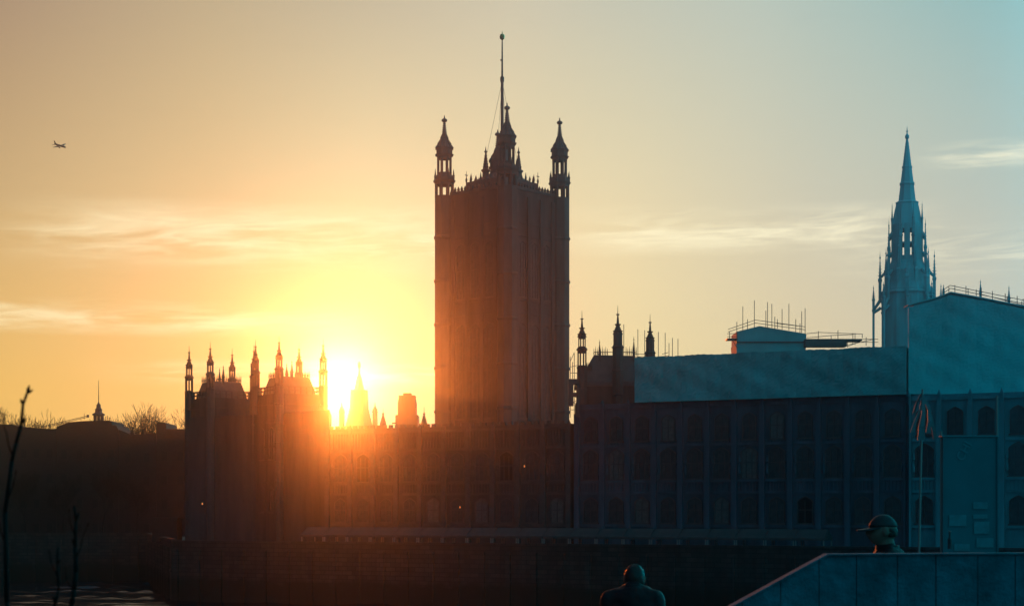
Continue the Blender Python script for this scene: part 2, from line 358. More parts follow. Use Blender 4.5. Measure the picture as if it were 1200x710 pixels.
# ------------------------------------------------------------------ turrets used all over the palace
def turret(root, mats, x, y, zbase, zt, r, spec, name='turret', shaft_name='turret_shaft', open_n=8):
    """spec: list from the top down of (kind, height, radius top, radius bottom) in units of r; the shaft fills the rest"""
    cap = MB(); body = MB()
    z = zt
    first = True
    for kind, h, rt, rb in spec:
        z1 = z; z0 = z - h * r
        tgt = cap if kind in ('spike', 'ball', 'cap', 'neck') else body
        if kind in ('spike', 'cap', 'neck', 'solid', 'band'):
            tgt.lathe(x, y, [(rb * r, z0), (rt * r, z1)], 8)
            if kind == 'neck': crockets(tgt, x, y, z0, z1, rb * r, rt * r, 5, r * .13, 4)
            if kind == 'cap': crockets(tgt, x, y, z0, z1, rb * r, rt * r, 6, r * .13, 8, 0)
        elif kind == 'ball':
            c = (z0 + z1) / 2; hh = (z1 - z0) / 2
            tgt.lathe(x, y, [(.25 * rt * r, z0), (.8 * rt * r, c - hh * .6), (rt * r, c), (.8 * rt * r, c + hh * .6), (.25 * rt * r, z1)], 10)
        elif kind == 'open': lantern(tgt, x, y, z0, z1, rt * r, open_n)
        elif kind == 'gallery':
            tgt.lathe(x, y, [(rb * r, z0), (rb * r * 1.04, z1 - (z1 - z0) * .5), (rt * r * .8, z1)], 8)
            for i in range(8):
                a = pi / 8 + 2 * pi * i / 8
                pinnacle(tgt, x + rb * r * .98 * cos(a), y + rb * r * .98 * sin(a), z0, z1 + h * r * .9, r * .09)
        z = z0
    body.lathe(x, y, [(r, zbase), (r, z)], 8)
    k = z - 4 * r
    while k > zbase + 1:
        body.lathe(x, y, [(r * 1.02, k - .12 * r), (r * 1.1, k), (r * 1.1, k + .12 * r), (r * 1.02, k + .22 * r)], 8); k -= 4.3 * r
    b = body.build(name, mats[0], root); c = cap.build('cap', mats[1], b)
    return b
BIG = [('spike', .28, .04, .08), ('ball', .42, .30, .3), ('neck', 1.05, .11, .17), ('cap', .55, .17, .34), ('cap', .52, .34, .62), ('cap', .40, .62, .84), ('band', .12, .95, .95), ('solid', .55, .84, .84), ('band', .14, .98, .9),
       ('open', 1.85, .76, .76), ('gallery', .62, .95, 1.0), ('band', .2, 1.18, 1.02), ('open', 1.45, .99, .99)]
SMALL = [('spike', 1.5, .03, .07), ('band', .2, .3, .3), ('neck', 1.6, .12, .26), ('band', .22, .62, .5), ('cap', 1.0, .28, .66), ('band', .22, .98, .72), ('cap', .35, .72, .82), ('open', 2.0, .76, .76), ('band', .35, .92, 1.05), ('band', .2, 1.22, 1.0), ('open', 3.2, .93, .93), ('band', .3, 1.12, 1.0)]
SOLID = [('spike', 1.5, .03, .07), ('band', .2, .3, .3), ('neck', 1.6, .12, .26), ('band', .22, .62, .5), ('cap', 1.0, .28, .66), ('band', .22, .98, .72), ('cap', .4, .72, .84), ('solid', 1.9, .84, .84), ('band', .35, .92, 1.05), ('band', .2, 1.22, 1.0)]
# pointed window: frame with mullions and tracery, pane behind, face looks to -y
def window(root, w_, h_, lights=2, name='window', tr=.5):
    arch = h_ - w_ * .42
    fr = MB(); t = max(.12, w_ * .07)
    fr.box(-w_ / 2, -w_ / 2 + t, -.22, .0, 0, arch); fr.box(w_ / 2 - t, w_ / 2, -.22, .0, 0, arch); fr.box(-w_ / 2 - t, w_ / 2 + t, -.30, .0, -t * 1.4, -.003)
    pts = []
    n = 7
    for sg in (-1, 1):
        prev = None
        for i in range(n + 1):
            q = i / n; ax = sg * w_ / 2 * (1 - q ** 1.6) ; az_ = arch + (h_ - arch) * (q ** .75)
            if prev: fr.tube((prev[0], -.12, prev[1]), (ax, -.12, az_), t * .62, n=4)
            prev = (ax, az_)
    for i in range(1, lights): fr.box(-w_ / 2 + w_ * i / lights - t * .3, -w_ / 2 + w_ * i / lights + t * .3, -.16, -.05, 0, arch + (h_ - arch) * .35)
    fr.box(-w_ / 2 + t, w_ / 2 - t, -.15, -.055, h_ * tr - t * .4, h_ * tr + t * .4)
    f = fr.build(name, M['band'], root)
    pn = MB(); pl = [(-w_ / 2 + t * .2, 0.0), (w_ / 2 - t * .2, 0.0), (w_ / 2 - t * .2, arch)]
    pl += [(w_ / 2 * (1 - (i / 6) ** 1.6), arch + (h_ - arch) * ((i / 6) ** .75)) for i in range(1, 7)] + [(-w_ / 2 * (1 - (i / 6) ** 1.6), arch + (h_ - arch) * ((i / 6) ** .75)) for i in range(5, 0, -1)] + [(-w_ / 2 + t * .2, arch)]
    pn.prism(pl, -.04, -.003)
    pn.build('pane', M['glass'], f)
    return f

# ------------------------------------------------------------------ the great square tower with the flagstaff
TY = 406.0
tx = X(588.5, TY); S = 5.0 * 0 + 23.0 / 2 - .4          # half side between turret centres
HALF = (X(656, TY) - X(521, TY)) / 2 / .996 / sqrt(2)   # corner turrets at px 521 and 656
zpar = Z(229, TY)
vt = empty('gothic_tower', 'tallest tower, huge and square in dark stone, with corner turrets and a flagstaff', 'tower', (tx, TY, LANDZ), R(50))
L = lambda z: z - LANDZ
b = MB(); b.box(-HALF, HALF, -HALF, HALF, 0, L(zpar) - .6)
for zz in (14, 24, 27, 52, 55, 70, 73): b.box(-HALF - .25, HALF + .25, -HALF - .25, HALF + .25, zz, zz + .5)
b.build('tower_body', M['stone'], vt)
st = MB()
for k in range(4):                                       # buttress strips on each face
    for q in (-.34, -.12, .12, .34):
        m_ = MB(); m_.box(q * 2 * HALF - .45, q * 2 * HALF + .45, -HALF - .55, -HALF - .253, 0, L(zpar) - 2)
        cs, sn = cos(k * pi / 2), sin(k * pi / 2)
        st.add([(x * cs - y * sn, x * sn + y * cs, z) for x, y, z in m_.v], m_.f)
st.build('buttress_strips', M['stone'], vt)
wproto = None
for k in range(4):
    a = k * pi / 2
    for (zz, w_, h_) in ((28, 4.0, 22), (56, 2.9, 13)):
        for q in ((-.23, 0, .23) if True else ()):
            key = (w_, h_)
            px_, py_ = q * 2 * HALF, -HALF - .003
            if k == 0 and q == -.23:
                f = window(vt, w_, h_, 3); store = globals().setdefault('VW', {}); store[key] = f
                f.location = (px_, py_, zz)
            else:
                cs, sn = cos(a), sin(a)
                part_copy(VW[key], (px_ * cs - py_ * sn, px_ * sn + py_ * cs, zz), a, vt)
p = MB()                                                 # pierced parapet with cresting
for k in range(4):
    m_ = MB(); m_.box(-HALF + 2, HALF - 2, -HALF - .3, -HALF + .3, L(zpar) - .6 + .003, L(zpar) + .1)
    for i in range(15):
        x = -HALF + 2.4 + i * (2 * HALF - 4.8) / 14
        m_.lathe(x, -HALF, [(.28, L(zpar) + .1), (.34, L(zpar) + .6), (.02, L(zpar) + 1.3)], 4)
    cs, sn = cos(k * pi / 2), sin(k * pi / 2)
    p.add([(x * cs - y * sn, x * sn + y * cs, z) for x, y, z in m_.v], m_.f)
p.build('parapet', M['band'], vt)
rT = 11.8 * TY / F
for sx_, sy_ in ((1, 1), (1, -1), (-1, 1), (-1, -1)):
    turret(vt, (M['stone2'], M['roof']), sx_ * HALF, sy_ * HALF, 0, L(Z(137, TY)), rT, BIG, 'corner_turret')
r = MB(); hr = HALF * .62                                # low iron roof with cresting and corner vanes
r.lathe(0, 0, [(hr * sqrt(2), L(zpar) - .5), (hr * sqrt(2), L(zpar) + 2.9), (hr * 1.2, L(zpar) + 3.1), (hr * .45, L(zpar) + 5.2), (1.4, L(zpar) + 11), (.8, L(zpar) + 12)], 4, pi / 4)
for k in range(4):
    for i in range(9):
        x = -hr + i * hr / 4; m_ = MB(); m_.lathe(x, -hr, [(.16, L(zpar) + 2.9), (.26, L(zpar) + 3.5), (.02, L(zpar) + 4.3 + .6 * (i % 2))], 4)
        cs, sn = cos(k * pi / 2), sin(k * pi / 2); r.add([(x * cs - y * sn, x * sn + y * cs, z) for x, y, z in m_.v], m_.f)
    a = pi / 4 + k * pi / 2; x, y = hr * sqrt(2) * cos(a), hr * sqrt(2) * sin(a)
    r.tube((x, y, L(zpar) + 1), (x, y, L(zpar) + 5.6), .16, .05); r.box(x - .45, x + .45, y - .05, y + .05, L(zpar) + 4.5, L(zpar) + 4.7)
    pinnacle(r, x * .46, y * .46, L(zpar) + 2, L(zpar) + 11.5, .8)
rf = r.build('iron_roof', M['roof'], vt)
fl = MB(); ftop = L(Z(43, TY)); fb = L(zpar) + 10
fl.tube((0, 0, fb), (0, 0, L(Z(95, TY))), .42, .34, 10); fl.tube((0, 0, L(Z(95, TY))), (0, 0, ftop), .26, .13, 10)
fl.lathe(0, 0, [(.36, L(Z(95, TY)) - .4), (.48, L(Z(95, TY))), (.48, L(Z(95, TY)) + .8), (.2, L(Z(95, TY)) + 1.2)], 10)
fl.box(-.6, -.1, -.1, .1, L(Z(72, TY)), L(Z(72, TY)) + .3)
fs = fl.build('flagstaff', M['iron'], vt)
bb = MB(); bb.lathe(0, 0, [(.1, ftop - .9), (.5, ftop - .6), (.62, ftop - .1), (.5, ftop + .4), (.12, ftop + .6), (.03, ftop + 1.3)], 10); bb.build('finial', M['gold'], fs)
gy = MB(); s0 = L(Z(95, TY))
for dx_, dy_ in ((-3.4, 2.9), (3.0, -2.7), (-1.6, -3.6), (1.6, 3.4)): gy.tube((0, 0, s0), (dx_, dy_, L(zpar) + 6), .035, n=4)
gy.build('guy_rope', M['iron'], fs)

# ------------------------------------------------------------------ spire of the central tower
SY = 386.0; sx0 = X(1063, SY); q = SY / F
spire = empty('central_spire', 'slender blue-green gothic spire tower with pinnacles at the right', 'tower', (sx0, SY, LANDZ), R(-13))
ZS = lambda py: Z(py, SY) - LANDZ
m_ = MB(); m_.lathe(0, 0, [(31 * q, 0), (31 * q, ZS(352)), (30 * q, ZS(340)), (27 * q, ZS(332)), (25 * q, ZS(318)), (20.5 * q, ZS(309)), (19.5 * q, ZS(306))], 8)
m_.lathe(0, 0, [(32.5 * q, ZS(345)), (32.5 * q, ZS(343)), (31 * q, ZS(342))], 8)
m_.build('tower_body', M['flarestone'], spire)
m_ = MB()
for k in range(8):                                    # front and back faces open as two tall lights, the rest solid
    a = k * pi / 4; cs, sn = cos(a), sin(a); r0 = 18 * q; hw = r0 * math.tan(pi / 8)
    spans = ((-hw, hw),) if k not in (2, 6) else ((-hw, -5.6 * q), (-3.4 * q, 3.4 * q), (5.6 * q, hw))
    for u0_, u1_ in spans:
        z = MB(); z.box(r0 - 3.2 * q, r0, u0_, u1_, ZS(306), ZS(264))
        m_.add([(x * cs - y * sn, x * sn + y * cs, zz) for x, y, zz in z.v], z.f)
m_.lathe(0, 0, [(18 * q, ZS(309)), (18.6 * q, ZS(302)), (18 * q, ZS(301))], 8); m_.lathe(0, 0, [(18.6 * q, ZS(287.5)), (18.6 * q, ZS(285.5))], 8)
m_.build('lantern_stage', M['flarestone'], spire)
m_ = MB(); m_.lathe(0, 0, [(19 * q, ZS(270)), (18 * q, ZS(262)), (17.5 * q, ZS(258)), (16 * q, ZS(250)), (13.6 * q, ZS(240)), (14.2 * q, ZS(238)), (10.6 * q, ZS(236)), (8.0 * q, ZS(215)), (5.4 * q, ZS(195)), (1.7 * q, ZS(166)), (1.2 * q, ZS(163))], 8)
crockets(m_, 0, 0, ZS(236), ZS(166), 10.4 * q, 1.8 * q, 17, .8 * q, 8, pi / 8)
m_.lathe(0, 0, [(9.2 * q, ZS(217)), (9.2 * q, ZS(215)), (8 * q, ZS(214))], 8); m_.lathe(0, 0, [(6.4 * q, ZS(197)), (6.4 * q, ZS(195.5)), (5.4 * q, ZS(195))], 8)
sp = m_.build('spire_cone', M['flarespire'], spire)
m_ = MB(); m_.lathe(0, 0, [(1 * q, ZS(164)), (2.6 * q, ZS(161.5)), (2.6 * q, ZS(159.5)), (.8 * q, ZS(157)), (.5 * q, ZS(152)), (.1 * q, ZS(148))], 8); m_.box(-1.4 * q, 1.4 * q, -.2 * q, .2 * q, ZS(154.5), ZS(153.7)); m_.build('finial', M['flarespire'], sp)
def ringpin(name, rad, z0, z1, r, fly=None, n=8, rot=pi / 8, shaft=None):
    base = MB(); zm = z0 if shaft is None else shaft; pinnacle(base, 0, 0, zm, z1, r)
    if shaft is not None: base.lathe(0, 0, [(r * .9, z0), (r * .9, zm - .5), (r * 1.25, zm - .3), (r * 1.25, zm + .003)], 4, pi / 4)
    first = base.build('pinnacle', M['flarestone'], spire); first.location = (rad * cos(rot), rad * sin(rot), 0)
    for i in range(1, n):
        a = rot + 2 * pi * i / n
        part_copy(first, (rad * cos(a), rad * sin(a), 0), a, spire)
    if fly:
        for (zo, zi, ri) in fly:
            fb_ = MB(); fb_.tube((rad, 0, zo), (ri, 0, zi), .32, .42, 6)
            f0 = fb_.build('flying_buttress', M['flarestone'], spire); f0.rotation_euler = (0, 0, rot)
            for i in range(1, n): part_copy(f0, (0, 0, 0), rot + 2 * pi * i / n, spire)
ringpin('upper', 18.5 * q, ZS(270), ZS(238), 1.2 * q)
ringpin('lantern', 22.5 * q, ZS(314), ZS(258), 1.7 * q, [(ZS(280), ZS(272), 17 * q), (ZS(300), ZS(297), 18 * q)])
ringpin('mid', 26 * q, ZS(336), ZS(292), 2.0 * q, None, 8, pi / 8)
ringpin('shoulder', 31 * q, ZS(350), ZS(294), 2.5 * q, [(ZS(325), ZS(318), 24 * q)], 8, 0)
ringpin('outer', 38.5 * q, 0, ZS(333), 2.1 * q, [(ZS(366), ZS(360), 30 * q), (ZS(363), ZS(350), 30 * q)], 8, 0.02, ZS(362))

# ------------------------------------------------------------------ river front
def front(name, label, u0, u1, z0, ztop, bays, storeys, mat_, cren=True, carve=None):
    carve = carve or M['band']
    fx, fy = fp(u0); e = empty(name, label, 'building', (fx, fy, LANDZ), FA)
    Lg = u1 - u0; bw = Lg / bays; h = ztop - LANDZ
    b = MB(); b.box(0, Lg, 0, 16, 0, h)
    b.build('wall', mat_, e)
    s = MB()
    for zc in (3.6, 9.0, 10.9, 16.8, h - .9):
        if zc < h: s.box(-.15, Lg + .15, -.32, -.004, zc, zc + .42)
    rv = random.Random(int(u0 * 10))
    for i in range(bays):
        for (za, zb) in ((9.45, 10.87), (17.25, min(h - 1.0, 17.75)) if len(storeys) > 2 else (17.3, h - .95)):
            for j in range(7):
                x = i * bw + .62 + j * (bw - 1.24) / 6; s.box(x - .06, x + .06, -.16, -.004, za, zb)
        for x in (i * bw + .72, (i + 1) * bw - .72):        # figures under canopies beside the lights
            zz = 12.2 + rv.uniform(-.1, .1); s.lathe(x, -.25, [(.2, zz), (.24, zz + .7), (.16, zz + 1.2), (.1, zz + 1.35), (.13, zz + 1.5), (.03, zz + 1.7)], 6); s.lathe(x, -.2, [(.26, zz + 1.9), (.05, zz + 3.0)], 6)
    s.build('string_course', carve, e)
    if cren:
        c = MB(); n = int(Lg / 1.25)
        for i in range(n): c.box(i * 1.25, i * 1.25 + .75, .0, .35, h + .003, h + .55)
        c.build('parapet', M['stone2'], e)
    bt = None
    for i in range(bays + 1):
        if bt is None:
            q_ = MB(); q_.box(-.42, .42, -.95, -.325, 0, h - 1.6); q_.box(-.30, .30, -.75, -.325, h - 1.597, h - .2); q_.lathe(0, -.53, [(.42, h - .197), (.02, h + .75)], 4, pi / 4)
            bt = q_.build('buttress', carve, e); bt.location = (0, 0, 0)
        else: part_copy(bt, (i * bw, 0, 0))
    for (zc, w_, hh, lt) in storeys:
        first = None
        for i in range(bays):
            x = (i + .5) * bw
            if first is None: first = window(e, w_, hh, lt); first.location = (x, -.004, zc)
            else:
                pc_ = part_copy(first, (x, -.004, zc))
                if rv.random() < .33:
                    sl = pc_.children[0].material_slots[0]; sl.link = 'OBJECT'; sl.material = M['blind'] if rv.random() < .6 else M['darkglass']
    return e
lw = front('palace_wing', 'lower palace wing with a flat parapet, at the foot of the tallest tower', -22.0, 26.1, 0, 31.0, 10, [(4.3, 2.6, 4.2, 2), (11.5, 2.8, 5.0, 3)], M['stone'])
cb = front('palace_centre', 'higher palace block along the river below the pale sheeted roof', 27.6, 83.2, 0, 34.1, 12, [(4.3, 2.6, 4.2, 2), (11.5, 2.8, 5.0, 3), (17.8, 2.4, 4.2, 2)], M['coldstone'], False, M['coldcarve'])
eb = front('palace_end', 'teal flare tinted palace block at the right edge under the gabled sheeting', 83.45, 106.8, 0, 34.0, 5, [(4.3, 2.6, 4.2, 2), (11.5, 2.8, 5.0, 3), (17.8, 2.4, 4.2, 2)], M['endstone'], False, M['endstone2'])
# sheeted temporary roof over the centre
fx, fy = fp(38.3); tr_ = empty('temporary_roof', 'long pale sheeted temporary roof standing over the palace block', 'scaffold roof', (fx, fy, 34.1), FA)
m_ = MB(); Lr = 83.2 - 38.3
def billow(mb, x0, x1, z0, zf, y, nx, nz, pitch, amp, seed):
    """a sheet tied at poles every 'pitch' metres, slack and creased between them"""
    rb = random.Random(seed); ph = [rb.uniform(0, 6.28) for _ in range(6)]; vs_ = []; fs_ = []
    for j in range(nz + 1):
        for i in range(nx + 1):
            x = x0 + (x1 - x0) * i / nx; zt = zf(x); z = z0 + (zt - z0) * j / nz
            d = amp * abs(sin(pi * x / pitch)) * (.5 + .5 * sin(z * 1.1 + ph[0] + x * .2)) + amp * .35 * sin(x * .9 + z * 1.7 + ph[1]) + amp * .25 * sin(x * 2.3 - z * .8 + ph[2]) + amp * .2 * rb.uniform(-1, 1)
            z += (.05 * rb.uniform(-1, 1) if j == nz else 0); vs_.append((x, y - d, z))
    for j in range(nz):
        for i in range(nx): q_ = j * (nx + 1) + i; fs_.append((q_, q_ + 1, q_ + nx + 2, q_ + nx + 1))
    n0 = len(vs_); vs_ += [(x, yy + .35, z) for x, yy, z in vs_]; fs_ += [tuple(n0 + i for i in reversed(f)) for f in fs_]
    for i in range(nx):
        t_ = nz * (nx + 1) + i; fs_ += [(t_, t_ + 1, n0 + t_ + 1, n0 + t_), (i, n0 + i, n0 + i + 1, i + 1)]
    for j in range(nz):
        l_, r_ = j * (nx + 1), j * (nx + 1) + nx; fs_ += [(l_, l_ + nx + 1, n0 + l_ + nx + 1, n0 + l_), (r_, n0 + r_, n0 + r_ + nx + 1, r_ + nx + 1)]
    mb.add(vs_, fs_)
m_.box(0.1, Lr - .1, -.7, 14, .003, 7.2)
billow(m_, 0, Lr, .003, lambda x: 7.42 + .05 * sin(x * .7), -1.15, 150, 24, 2.5, .16, 3)
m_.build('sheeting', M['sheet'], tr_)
# rooftop site cabin with scaffold
CY = 292.0; zc0 = 41.7
cx0 = X(862, CY); cab = empty('site_cabin', 'gabled dark cabin on top of the sheeted roof', 'cabin', (cx0, CY, zc0))
W_ = X(945, CY) - cx0; ZC = lambda py: Z(py, CY) - zc0
m_ = MB(); pk = X(890, CY) - cx0
m_.prism([(0.3, 0), (W_ - .2, 0), (W_, ZC(392)), (W_ - .05, ZC(391)), (pk, ZC(382)), (.2, ZC(388.5)), (.2, ZC(402)), (.1, ZC(403))], 0, 7)
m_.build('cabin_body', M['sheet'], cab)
m_ = MB(); m_.prism([(.1, ZC(401.5)), (W_ + .1, ZC(401.5)), (W_ + .1, ZC(400.3)), (.1, ZC(400.3))], -.35, -.004); m_.build('ledge', M['steel'], cab)
def scaffold(name, label, Yd, zb, poles, rails, decks=(), braces=()):
    e = empty(name, label, 'scaffold', (X(poles[0][0], Yd), Yd, zb)); ox = X(poles[0][0], Yd)
    for (px, y0, y1) in poles:
        k = MB(); k.tube((X(px, Yd) - ox, 0, Z(y1, Yd) - zb), (X(px, Yd) - ox, 0, Z(y0, Yd) - zb), .055, n=6); k.build('pole', M['steel'], e)
    for (xa, ya, xb, yb) in rails:
        k = MB(); k.tube((X(xa, Yd) - ox, -.1, Z(ya, Yd) - zb), (X(xb, Yd) - ox, -.1, Z(yb, Yd) - zb), .05, n=6); k.build('rail', M['steel'], e)
    for (xa, xb, ya, yb) in decks:
        k = MB(); k.box(X(xa, Yd) - ox, X(xb, Yd) - ox, -.3, 2.2, Z(yb, Yd) - zb, Z(ya, Yd) - zb); k.build('deck', M['steel'], e)
    return e
scaffold('roof_scaffold', 'scaffold poles and sloping guard rails round the rooftop cabin', 291.2, zc0,
         [(870.5, 359, 388), (884, 352, 384), (876, 374, 387), (863.5, 377, 398), (855, 388, 397), (897.5, 364, 384), (899.5, 354, 384), (904.5, 356, 384), (908, 371, 385), (911, 374, 385), (916.5, 362, 386), (924.5, 356, 387), (932.5, 374, 389), (937.5, 379, 390), (939.5, 365, 390), (943.5, 361, 391)],
         [(853, 386, 885, 375), (885, 375, 944, 383), (853, 389, 885, 378.5), (885, 378.5, 944, 386.5), (910, 379, 935, 382), (852, 391, 864, 391), (852, 394.5, 864, 394.5), (858, 398, 864, 408)],
         [(852, 864.3, 396.5, 398)])
scaffold('deck_scaffold', 'flat scaffold deck with guard rails to the right of the rooftop cabin', 290.0, zc0,
         [(959, 388, 398), (974, 393, 398), (982, 387, 398), (999.5, 390, 404), (1002, 390, 404), (1015, 395, 405), (993, 400, 407), (1010.5, 391, 396)],
         [(945, 391, 960, 389.5), (960, 389.5, 1010, 391.5), (945, 396, 975, 393), (975, 393, 1000, 392), (992, 401, 1010, 401), (992, 404.5, 1022, 398), (1004, 397.5, 1029, 397.5), (1004, 401, 1029, 401), (993, 406, 1008, 400)],
         [(944, 1010, 397.2, 399.4), (944, 992, 399.6, 406)])
scaffold('pole_scaffold', 'row of thin bare scaffold poles left end of the sheeted roof', 289.0, 41.5,
         [(747.5, 386, 421), (755.5, 387, 421), (771.5, 389, 420), (779.5, 390, 420), (784, 402, 420), (788, 396, 419), (794.5, 397, 418), (731, 380, 424)],
         [(744, 415, 757, 415), (744, 418, 757, 418), (770, 418, 784, 417), (776, 415, 783, 413)])
scaffold('hoist_scaffold', 'narrow scaffold hoist in the slit beside the tallest tower', 286.0, 30.0,
         [(668.3, 418, 489), (673, 414, 489), (676.5, 436, 489), (671, 424, 444)],
         [(668, 430, 677, 428), (668, 437, 677, 437), (668, 424, 673, 413), (668, 470, 677, 474), (668, 463, 677, 466), (668, 474, 677, 468), (668, 480, 677, 480)],
         [(666, 678, 444, 450), (666, 672, 450, 475), (672, 678, 460, 464), (676, 679, 450, 488)])

# pavilion of the centre block, with three tall turrets
PY = 300.0; pc = empty('turreted_pavilion', 'dark turreted roof pavilion between the tallest tower and the sheeted roof', 'building', (X(717, PY), PY, LANDZ), R(0)); ZP = lambda py: Z(py, PY) - LANDZ; XP = lambda px: X(px, PY) - X(717, PY)
m_ = MB(); m_.box(XP(678), XP(768), .5, 11, 0, ZP(452))
m_.build('wall', M['stone'], pc)
m_ = MB(); m_.add([(XP(678), .3, ZP(447)), (XP(752), .3, ZP(447)), (XP(752), 9, ZP(447)), (XP(678), 9, ZP(447)), (XP(697), 3, ZP(414)), (XP(745), 3, ZP(415)), (XP(745), 6, ZP(415)), (XP(697), 6, ZP(414))],
                   [(0, 3, 2, 1), (4, 5, 6, 7), (0, 1, 5, 4), (1, 2, 6, 5), (2, 3, 7, 6), (3, 0, 4, 7)])
m_.box(XP(676), XP(769), .2, 11.2, ZP(452) + .003, ZP(447))
rf = m_.build('roof', M['roof'], pc)
m_ = MB()
for i in range(26):
    px = 697 + i * 2
    if 714 < px < 734: continue
    m_.lathe(XP(px), 3.0, [(.06, ZP(415)), (.12, ZP(412)), (.02, ZP(406 - (i % 2) * 2))], 4)
for i in range(8): m_.lathe(XP(687 + i), 1.2, [(.06, ZP(434)), (.1, ZP(430 - (i % 2) * 2)), (.02, ZP(424))], 4)
m_.box(XP(697), XP(745), 2.95, 3.05, ZP(411), ZP(410.3)); m_.build('cresting', M['iron'], rf)
q_ = PY / F
turret(pc, (M['stone2'], M['stone2']), XP(682), 0, 0, ZP(364), 6.1 * q_, SMALL)
turret(pc, (M['stone2'], M['stone2']), XP(724), 0, 0, ZP(358), 6.6 * q_, SOLID)
turret(pc, (M['stone2'], M['stone2']), XP(764), 4, 0, ZP(365), 6.2 * q_, SOLID)
for px, py in ((703.5, 396), (744, 392)):
    k = MB(); pinnacle(k, XP(px), 2.6, ZP(424), ZP(py), 1.9 * q_); k.build('pinnacle', M['stone2'], pc)

# gabled block at the right end
GY = 262.0
gb = empty('gabled_block', 'large blue-green gabled sheeting hood standing on the tinted palace block at the right edge', 'scaffold roof', (X(1065, GY), GY, LANDZ), 0)
XG = lambda px: X(px, GY) - X(1065, GY); ZG = lambda py: Z(py, GY) - LANDZ
zb_ = 34.12 - LANDZ
m_ = MB(); m_.prism([(XG(1072), zb_), (XG(1330), zb_), (XG(1330), ZG(388)), (XG(1200), ZG(360)), (XG(1150), ZG(350)), (XG(1114), ZG(343.5)), (XG(1098), ZG(349.5)), (XG(1072), ZG(356.5))], .5, 2.6)
def gable_top(x):
    P = [(XG(1065), ZG(358.5)), (XG(1098), ZG(349.5)), (XG(1114), ZG(343.5)), (XG(1150), ZG(350)), (XG(1200), ZG(360)), (XG(1330), ZG(388))]
    for (xa, za), (xb, zb) in zip(P, P[1:]):
        if x <= xb + 1e-6: return za + (zb - za) * max(0, (x - xa)) / (xb - xa) - .25
    return P[-1][1]
billow(m_, XG(1065), XG(1330), zb_ + .02, gable_top, .12, 130, 60, 2.6, .12, 8)
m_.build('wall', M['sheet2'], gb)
m_ = MB(); m_.prism([(XG(1064), ZG(358.2)), (XG(1098), ZG(349.2)), (XG(1114), ZG(343.2)), (XG(1150), ZG(349.7)), (XG(1200), ZG(359.7)), (XG(1331), ZG(387.7)), (XG(1331), ZG(386)), (XG(1200), ZG(358.2)), (XG(1150), ZG(348.2)), (XG(1114), ZG(341.8)), (XG(1098), ZG(347.8)), (XG(1064), ZG(356.8))][::1], -.1, 2.9)
m_.build('roof_edge', M['sheet2'], gb)
for px, py, yb in ((1108, 332, 347), (1151.5, 326, 352), (1185, 333, 359)):
    k = MB(); pinnacle(k, XG(px), 1.2, ZG(yb), ZG(py), 1.7 * GY / F); k.build('pinnacle', M['flarestone'], gb)
scaffold('ridge_railing', 'thin double guard railing with posts along the gable at the right edge', GY + 1, Z(343, GY),
         [(1112, 336, 344), (1119, 334, 344), (1132, 335, 348), (1134.5, 338, 348), (1144, 339, 350), (1150, 337, 351), (1163, 341, 354), (1178, 344, 357), (1180, 348, 357), (1192, 347, 360), (1199, 350, 362), (1197, 353, 361)],
         [(1105, 340, 1113, 334.5), (1113, 334.5, 1200, 352), (1106, 343, 1114, 338), (1114, 338, 1200, 356), (1150, 345, 1200, 358)])

